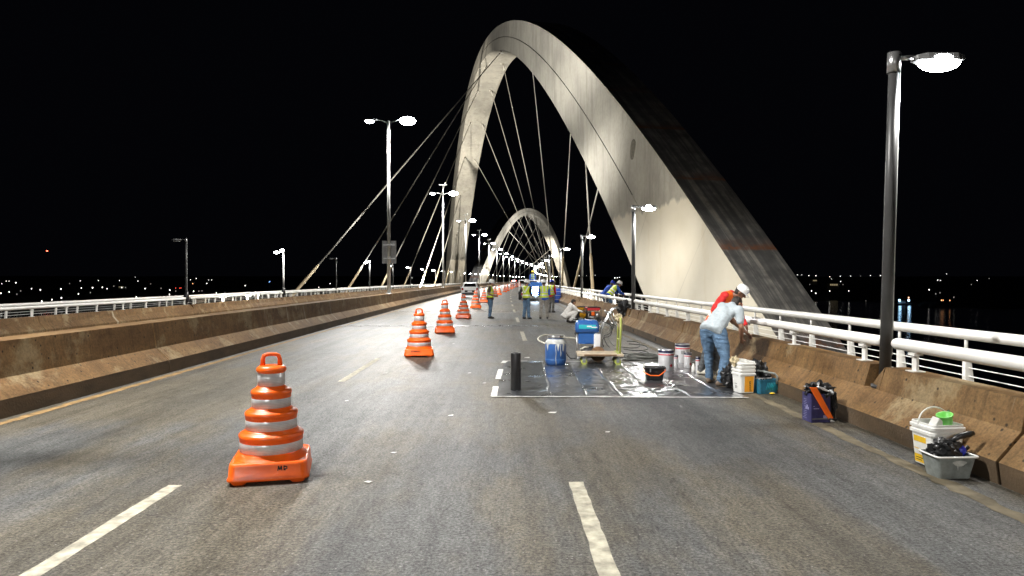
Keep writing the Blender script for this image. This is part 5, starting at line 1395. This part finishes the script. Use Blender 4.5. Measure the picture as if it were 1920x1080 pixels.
# index 0 is the person's own left side, 1 the right side
w1 = rel((3.5, 11.3), dict(pelvis=(3.50, 11.37, .93), chest=(3.70, 11.46, 1.17), neck=(3.88, 11.55, 1.305), head=(3.975, 11.63, 1.33), hf=(.70, .45, -.65), right=(.45, -.89, 0),
    sh=((3.75, 11.70, 1.275), (3.915, 11.33, 1.235)), el=((3.98, 11.78, 1.02), (3.935, 11.27, .955)), wr=((4.14, 11.62, .84), (3.985, 11.40, .755)),
    hip=((3.43, 11.46, .88), (3.57, 11.29, .87)), kn=((3.46, 11.50, .48), (3.635, 11.16, .47)), an=((3.47, 11.48, .085), (3.535, 11.08, .085)), toe=((.6, .8, 0), (1, .04, 0)), lat=((.2, -1, .3), (.3, -1, .2))))
person((3.5, 11.3, .014), 0, 'bending worker in pale blue T-shirt and blue jeans, reaching towards the barrier', w1, top='shirt_pale_blue', sleeves='short', legs='jeans_blue', shoe='boot_brown', voxel=.0105, bulk=1.22)
w2 = rel((3.85, 12.3), dict(pelvis=(3.83, 12.42, .97), chest=(3.95, 12.22, 1.31), neck=(4.05, 12.10, 1.50), head=(4.175, 12.0, 1.515), hf=(.75, -.38, -.65), right=(-.62, -.78, 0),
    sh=((4.19, 12.24, 1.455), (3.90, 12.00, 1.465)), el=((4.23, 12.20, 1.17), (3.73, 12.06, 1.22)), wr=((4.28, 12.03, .93), (3.96, 11.93, 1.03)),
    hip=((3.90, 12.48, .92), (3.77, 12.36, .92)), kn=((3.90, 12.46, .48), (3.71, 12.38, .48)), an=((3.92, 12.54, .085), (3.62, 12.48, .085)), toe=((.8, -.6, 0), (.9, -.4, 0)), lat=((-.3, -.9, .2), (.6, -.6, .2))))
person((3.85, 12.3, .014), 0, 'worker in red long sleeves, orange vest and white cap leaning over the barrier', w2, skin='skin_dark', top='shirt_red', legs='pants_charcoal', shoe='boot_white', vest='vest_orange', hat=('cap', 'cap_white'), voxel=.0105)
q = at(919, 597); H_ = dict(el=((-.25, -.04, 1.13), (.25, -.06, 1.13)), wr=((-.10, .20, 1.06), (.12, .18, 1.03)))
person(q, R(-92), 'worker in lime vest and white hard hat, arms folded, beside the traffic cones', dict(**H_, neck=(0, .01, 1.46), head=(0, .06, 1.60), hf=(0, 1, -.25)), top='shirt_brown', sleeves='short', legs='jeans_blue', vest='vest_lime', hat=('helmet', 'helmet_white'), bulk=1.15)
q = at(987, 598)
person(q, R(-38), 'worker in lime vest with pale crossed stripes, black sleeves and blue jeans, before the trailer', dict(wr=((-.20, -.10, .93), (.14, .24, 1.06)), el=((-.30, -.12, 1.13), (.26, .02, 1.12)), hf=(.5, 1, -.25), an=((-.13, -.02, .085), (.13, .0, .085))), top='shirt_black', legs='jeans_blue', vest='vest_lime', stripe='reflective_white', hat=('helmet', 'helmet_white'), cross=True)
q = at(1020, 598)
person(q, R(4), 'worker in lime vest and grey trousers standing with his back to the viewer', dict(wr=((-.17, .22, 1.05), (.17, .22, 1.05)), hf=(.1, 1, -.15), an=((-.16, -.02, .085), (.15, -.02, .085)), kn=((-.13, .02, .49), (.12, .02, .49))), top='jacket_blue', legs='pants_grey', vest='vest_lime', hat=('helmet', 'helmet_white'), bulk=1.12)
q = at(1034, 586)
person(q, R(-35), 'worker in blue hard hat and dark speckled trousers beside the blue stack', dict(wr=((-.10, .24, 1.05), (.12, .22, 1.0)), hf=(.1, 1, -.2)), top='shirt_red', legs='pants_camo', vest='vest_lime', hat=('helmet', 'helmet_blue'))
cr = dict(pelvis=(0, -.16, .30), chest=(0, .06, .58), neck=(0, .15, .735), head=(0, .21, .835), hf=(0, 1, -.45), sh=((-.18, .12, .68), (.18, .12, .68)), el=((-.20, .34, .50), (.20, .34, .50)), wr=((-.12, .56, .46), (.12, .55, .44)),
          hip=((-.09, -.12, .29), (.09, -.12, .29)), kn=((-.15, .28, .46), (.15, .30, .44)), an=((-.12, .02, .10), (.12, .06, .09)), toe=((-.1, 1, 0), (.1, 1, 0)))
q = at(1066, 605)
person(q, R(-80), 'crouching worker in white hooded overalls working on the yellow generator', cr, skin='skin_dark', top='overall_white', legs='overall_white', shoe='boot_dark', hood=True, voxel=.013)
ln = dict(pelvis=(0, -.10, .95), chest=(0, .13, 1.22), neck=(0, .28, 1.36), head=(0, .39, 1.44), hf=(0, 1, -.5), sh=((-.18, .23, 1.33), (.18, .23, 1.33)), el=((-.22, .36, 1.08), (.22, .36, 1.08)), wr=((-.15, .58, .98), (.15, .58, .96)), hip=((-.09, -.10, .91), (.09, -.10, .91)), an=((-.11, -.10, .085), (.11, -.04, .085)))
q = at_depth(1146, 575, 33.0)
person((5.20, 33.0, .10), R(-80), 'worker in lime vest and white helmet leaning on the outer railing of the walkway', ln, top='jacket_blue', legs='jeans_blue', vest='vest_lime', stripe='reflective_white', hat=('helmet', 'helmet_white'))
person((5.16, 34.6, .10), R(-70), 'worker in blue jacket and blue helmet bending over the railing behind the lime vest', ln, top='jacket_blue', legs='jeans_dark', hat=('helmet', 'helmet_blue'))
person((2.55, 60.6, .82), R(2), 'worker in blue jacket with lime straps standing up on the trailer bed', None, top='jacket_blue', legs='jeans_dark', vest='jacket_blue', stripe='vest_lime', hat=('helmet', 'helmet_yellow'), voxel=.018)
# ------------------------------------------------------------------ vehicles
def wheel(e, x, y, r, w_=.19):
    b = MB(); b.tube([(x - w_ / 2, y, r), (x - w_ * .42, y, r), (x + w_ * .42, y, r), (x + w_ / 2, y, r)], [r * .9, r, r, r * .9], 22); o = b.build('wheel', 'dark_rubber', e)
    b = MB(); b.tube([(x - w_ / 2 - .004, y, r), (x + w_ / 2 + .004, y, r)], r * .6, 14); b.build('rim', 'steel', o)
def car(px, py, rz, label, bar=False):
    q = at(px, py); e = empty('car', (q.x, q.y, 0), rz, label, 'car', 'white cars on the road')
    S = [(0, .74, .30, .92, .62, .96), (.06, .82, .24, .98, .68, 1.02), (.16, .84, .22, 1.0, .68, 1.12), (.52, .86, .22, 1.0, .60, 1.46), (1.3, .86, .22, .98, .60, 1.51), (2.2, .86, .22, .95, .58, 1.47), (2.95, .85, .22, .92, .64, 1.00), (3.7, .82, .22, .80, .66, .86), (3.95, .72, .30, .62, .58, .66)]
    b = MB(); rings = [[(-hw * .95, y, z0), (-hw, y, z0 + .15), (-hw, y, (z0 + zb) / 2), (-hw * .97, y, zb), (-hr_, y, zr - .03), (-hr_ * .8, y, zr), (hr_ * .8, y, zr), (hr_, y, zr - .03), (hw * .97, y, zb), (hw, y, (z0 + zb) / 2), (hw, y, z0 + .15), (hw * .95, y, z0)] for y, hw, z0, zb, hr_, zr in S]
    loft(b, rings); o = b.build('body', 'car_white', e); o.data.set_sharp_from_angle(angle=R(35))
    b = MB(); b.add([(-.60, .165, 1.09), (.60, .165, 1.09), (.53, .475, 1.41), (-.53, .475, 1.41)], [(0, 1, 2, 3)]); g = b.build('rear_window', 'glass_dark', e); g.location = (0, -.03, .012)
    for s in (-1, 1):
        b = MB(); b.add([(s * .845, .75, 1.03), (s * .845, 2.7, 1.0), (s * .64, 2.15, 1.41), (s * .64, .85, 1.43)], [(0, 1, 2, 3)]); g = b.build('side_window', 'glass_dark', e); g.location.x = s * .012
        b = MB(); b.box((s * .70, .02, .88), (.16, .12, .24)); b.build('tail_light', 'tail_red', e, bevel=.02)
        b = MB(); b.box((s * .96, 2.55, .98), (.18, .10, .14)); b.build('mirror', 'car_white', e, bevel=.03)
        for y in (.72, 3.2): wheel(e, s * .76, y, .31)
    b = MB(); b.box((0, .02, .40), (1.56, .16, .26)); b.build('bumper', 'trim_black', e, bevel=.03)
    b = MB(); b.box((0, -.01, .66), (1.0, .06, .20)); b.build('plate_recess', 'trim_black', e, bevel=.02)
    b = MB(); b.box((0, -.045, .66), (.42, .012, .13)); b.build('number_plate', 'label_white', e)
    b = MB(); b.box((0, -.06, .27), (1.3, .03, .05)); b.build('diffuser_trim', 'car_white', e)
    if bar:
        b = MB(); b.box((0, 1.1, 1.57), (1.1, .26, .11)); b.build('light_bar', 'beacon_red', e, bevel=.02)
        b = MB(); b.box((0, .95, 1.60), (.5, .1, .10)); b.build('light_bar', 'work_light', e, bevel=.02)
    return e
car(881, 559, R(0), 'white hatchback seen from the rear in the closed lane between barrier and cones')
car(963, 538.5, R(-3), 'far white car with a lit roof bar at the end of the cone line', True)
q = at(1003, 562); y0 = 58.5
e = empty('flatbed_trailer', (2.50, y0, 0), R(-1), 'white flatbed trailer with a rail cage around its bed, parked in the work lane', 'trailer')
b = MB(); b.box((0, 2.2, .72), (2.45, 4.4, .14)); b.box((0, -.02, .66), (2.45, .10, .26)); b.build('bed', 'car_white', e, bevel=.02)
b = MB()
for x in (-1.2, 1.2):
    for y in (0, 1.45, 2.9, 4.3): b.tube([(x, y, .78), (x, y, 1.72)], .035, 6)
    for z in (1.2, 1.72): b.tube([(x, 0, z), (x, 4.3, z)], .03, 6)
b.tube([(-1.2, 0, 1.72), (1.2, 0, 1.72)], .035, 6); b.tube([(-1.2, 4.3, 1.72), (1.2, 4.3, 1.72)], .035, 6); b.tube([(-1.2, 4.3, 1.2), (1.2, 4.3, 1.2)], .03, 6)
b.build('cage_rail', 'car_white', e, weld=False)
b = MB(); b.tube([(-.9, 4.4, .62), (0, 5.9, .55)], .05, 6); b.tube([(.9, 4.4, .62), (0, 5.9, .55)], .05, 6); b.tube([(0, 5.7, .56), (0, 5.7, .0)], .035, 6); b.build('drawbar', 'car_white', e, weld=False)
for x in (-1.12, 1.12):
    for y in (1.7, 2.6): wheel(e, x, y, .40, .26)
for s in (-1, 1): b = MB(); b.box((s * 1.0, -.08, .56), (.26, .05, .12)); b.build('tail_light', 'tail_red', e)
b = MB(); b.box((.1, 1.9, 1.18), (1.5, 1.5, .78)); tag(b.build('tool_chest', 'machine_blue', loc=(2.5, y0, 0), bevel=.04), 'bright blue tool chest standing on the trailer bed behind the rails', 'chest')
q = Vector((2.58, 55.5, 0))
e = empty('work_light', q, 0, 'bluish white LED work light panel glaring on a stand behind the trailer', 'work light')
b = MB()
for a in range(3): b.tube([(0, 0, .45), (.28 * math.cos(a * 2.094 + .5), .28 * math.sin(a * 2.094 + .5), .01)], .014, 6)
b.tube([(0, 0, .4), (0, 0, 1.0)], .02, 8); b.build('stand', 'gen_dark', e, weld=False)
b = MB(); b.box((0, 0, .86), (.62, .07, .82)); hd_ = b.build('housing', 'machine_blue', e, bevel=.02)
b = MB(); b.box((0, -.04, .84), (.54, .012, .70)); b.build('panel', 'work_light', hd_)
l = light('AREA', 'panel_light', (0, -.06, .84), 420, (.66, .84, 1.0), e, size=.6); l.rotation_euler = (R(80), 0, 0)

# ------------------------------------------------------------------ floodlights on the arches
def flood(loc, tgt, watt, c, ang, label, blend=.6):
    e = empty('floodlight', loc, 0, label, 'floodlight', 'floodlights lighting the arches')
    d = (Vector(tgt) - Vector(loc)); rz = math.atan2(d.y, d.x) - math.pi / 2
    e.rotation_euler.z = rz; el = math.atan2(d.z, math.hypot(d.x, d.y))
    rot = Matrix.Rotation(el, 3, 'X')
    b = MB(); b.box((0, 0, .02), (.34, .22, .04)); b.box((-.19, 0, .20), (.02, .05, .36)); b.box((.19, 0, .20), (.02, .05, .36)); b.build('bracket', 'gen_dark', e)
    b = MB(); b.box((0, 0, .30), (.35, .16, .28), 0, rot); hd = b.build('housing', 'gen_dark', e, bevel=.015)
    b = MB(); b.box(Vector((0, 0, .30)) + rot @ Vector((0, .082, 0)), (.30, .008, .23), 0, rot); b.build('lens', 'lamp_lit', hd)
    l = light('SPOT', 'flood_lamp', Vector((0, 0, .30)) + rot @ Vector((0, .14, 0)), watt, c, e, shadow_soft_size=.12, spot_size=R(ang), spot_blend=blend)
    l.rotation_euler = (math.pi / 2 + el, 0, 0)
WARM = (1.0, .93, .80)
flood((7.15, 35.6, .04), (14.0, 52, 5.5), 3600, WARM, 130, 'squat dark floodlight outside the walkway railing by the foot of the arch', 1.0)
flood((7.15, 46.0, .04), (9, 76, 20), 5500, WARM, 120, 'squat dark floodlight further along outside the walkway railing', 1.0)
flood((-19.4, 48, -.30), (6.5, 90, 25), 210000, (1, .96, .88), 62, 'squat dark floodlight on the outer edge opposite the near arch leg', 1.0)
flood((-19.5, 44.5, -.30), (12.5, 59, 13), 17000, (1, .96, .88), 75, 'squat dark floodlight on the outer edge aimed at the middle of the near arch leg', 1.0)
flood((-20.0, 118, -.30), (-6, 160, 46), 200000, WARM, 56, 'squat dark floodlight on the outer edge below the arch crown', 1.0)
flood((-19.0, 150, -.30), (-14, 195, 26), 130000, WARM, 80, 'squat dark floodlight on the outer edge before the far arch leg', 1.0)
flood((bend(282) + 7.2, 282, 0), (-5, 303, 14), 150000, (1, .96, .88), 90, 'far floodlight on the walkway edge opposite the foot of the second arch', 1.0)
flood((bend(302) + 7.2, 302, 0), (11, 362, 38), 260000, (1, .96, .88), 70, 'far floodlight on the walkway edge aimed at the crown of the second arch', 1.0)
flood((bend(395) + 7.2, 395, 0), (38, 440, 18), 260000, WARM, 80, 'far floodlight on the walkway edge aimed at the rising leg of the second arch', 1.0)

# ------------------------------------------------------------------ sky, camera, output
wd = bpy.data.worlds.new('World'); scene.world = wd; wd.use_nodes = True
nt = wd.node_tree; bg = nt.nodes['Background']
sky = nt.nodes.new('ShaderNodeTexSky'); sky.sky_type = 'NISHITA'; sky.sun_disc = False
sky.sun_elevation = R(-12); sky.sun_rotation = R(180)
ad = nt.nodes.new('ShaderNodeMix'); ad.data_type = 'RGBA'; ad.blend_type = 'ADD'; ad.inputs[0].default_value = 1.0
ad.inputs[7].default_value = (.014, .015, .024, 1); nt.links.new(sky.outputs[0], ad.inputs[6]); nt.links.new(ad.outputs[2], bg.inputs[0]); bg.inputs[1].default_value = .05
cd = bpy.data.cameras.new('camera'); cam = bpy.data.objects.new('camera', cd); col.objects.link(cam)
cd.sensor_width = 36; cd.lens = F / 1920 * 36; cd.clip_start = .1; cd.clip_end = 12000
cam.location = (0, 0, EYE)
cam.rotation_euler = (R(90) - math.atan((540 - VY) / F), 0, -math.atan((960 - VX) / F))
scene.camera = cam
scene.view_settings.view_transform = 'Standard'; scene.view_settings.look = 'None'
scene.view_settings.exposure = 0.47; scene.view_settings.gamma = 1
cy = scene.cycles
cy.use_denoising = True; cy.max_bounces = 5; cy.diffuse_bounces = 3; cy.glossy_bounces = 3; cy.transmission_bounces = 2
cy.sample_clamp_indirect = 6; cy.use_light_tree = True; cy.caustics_reflective = False
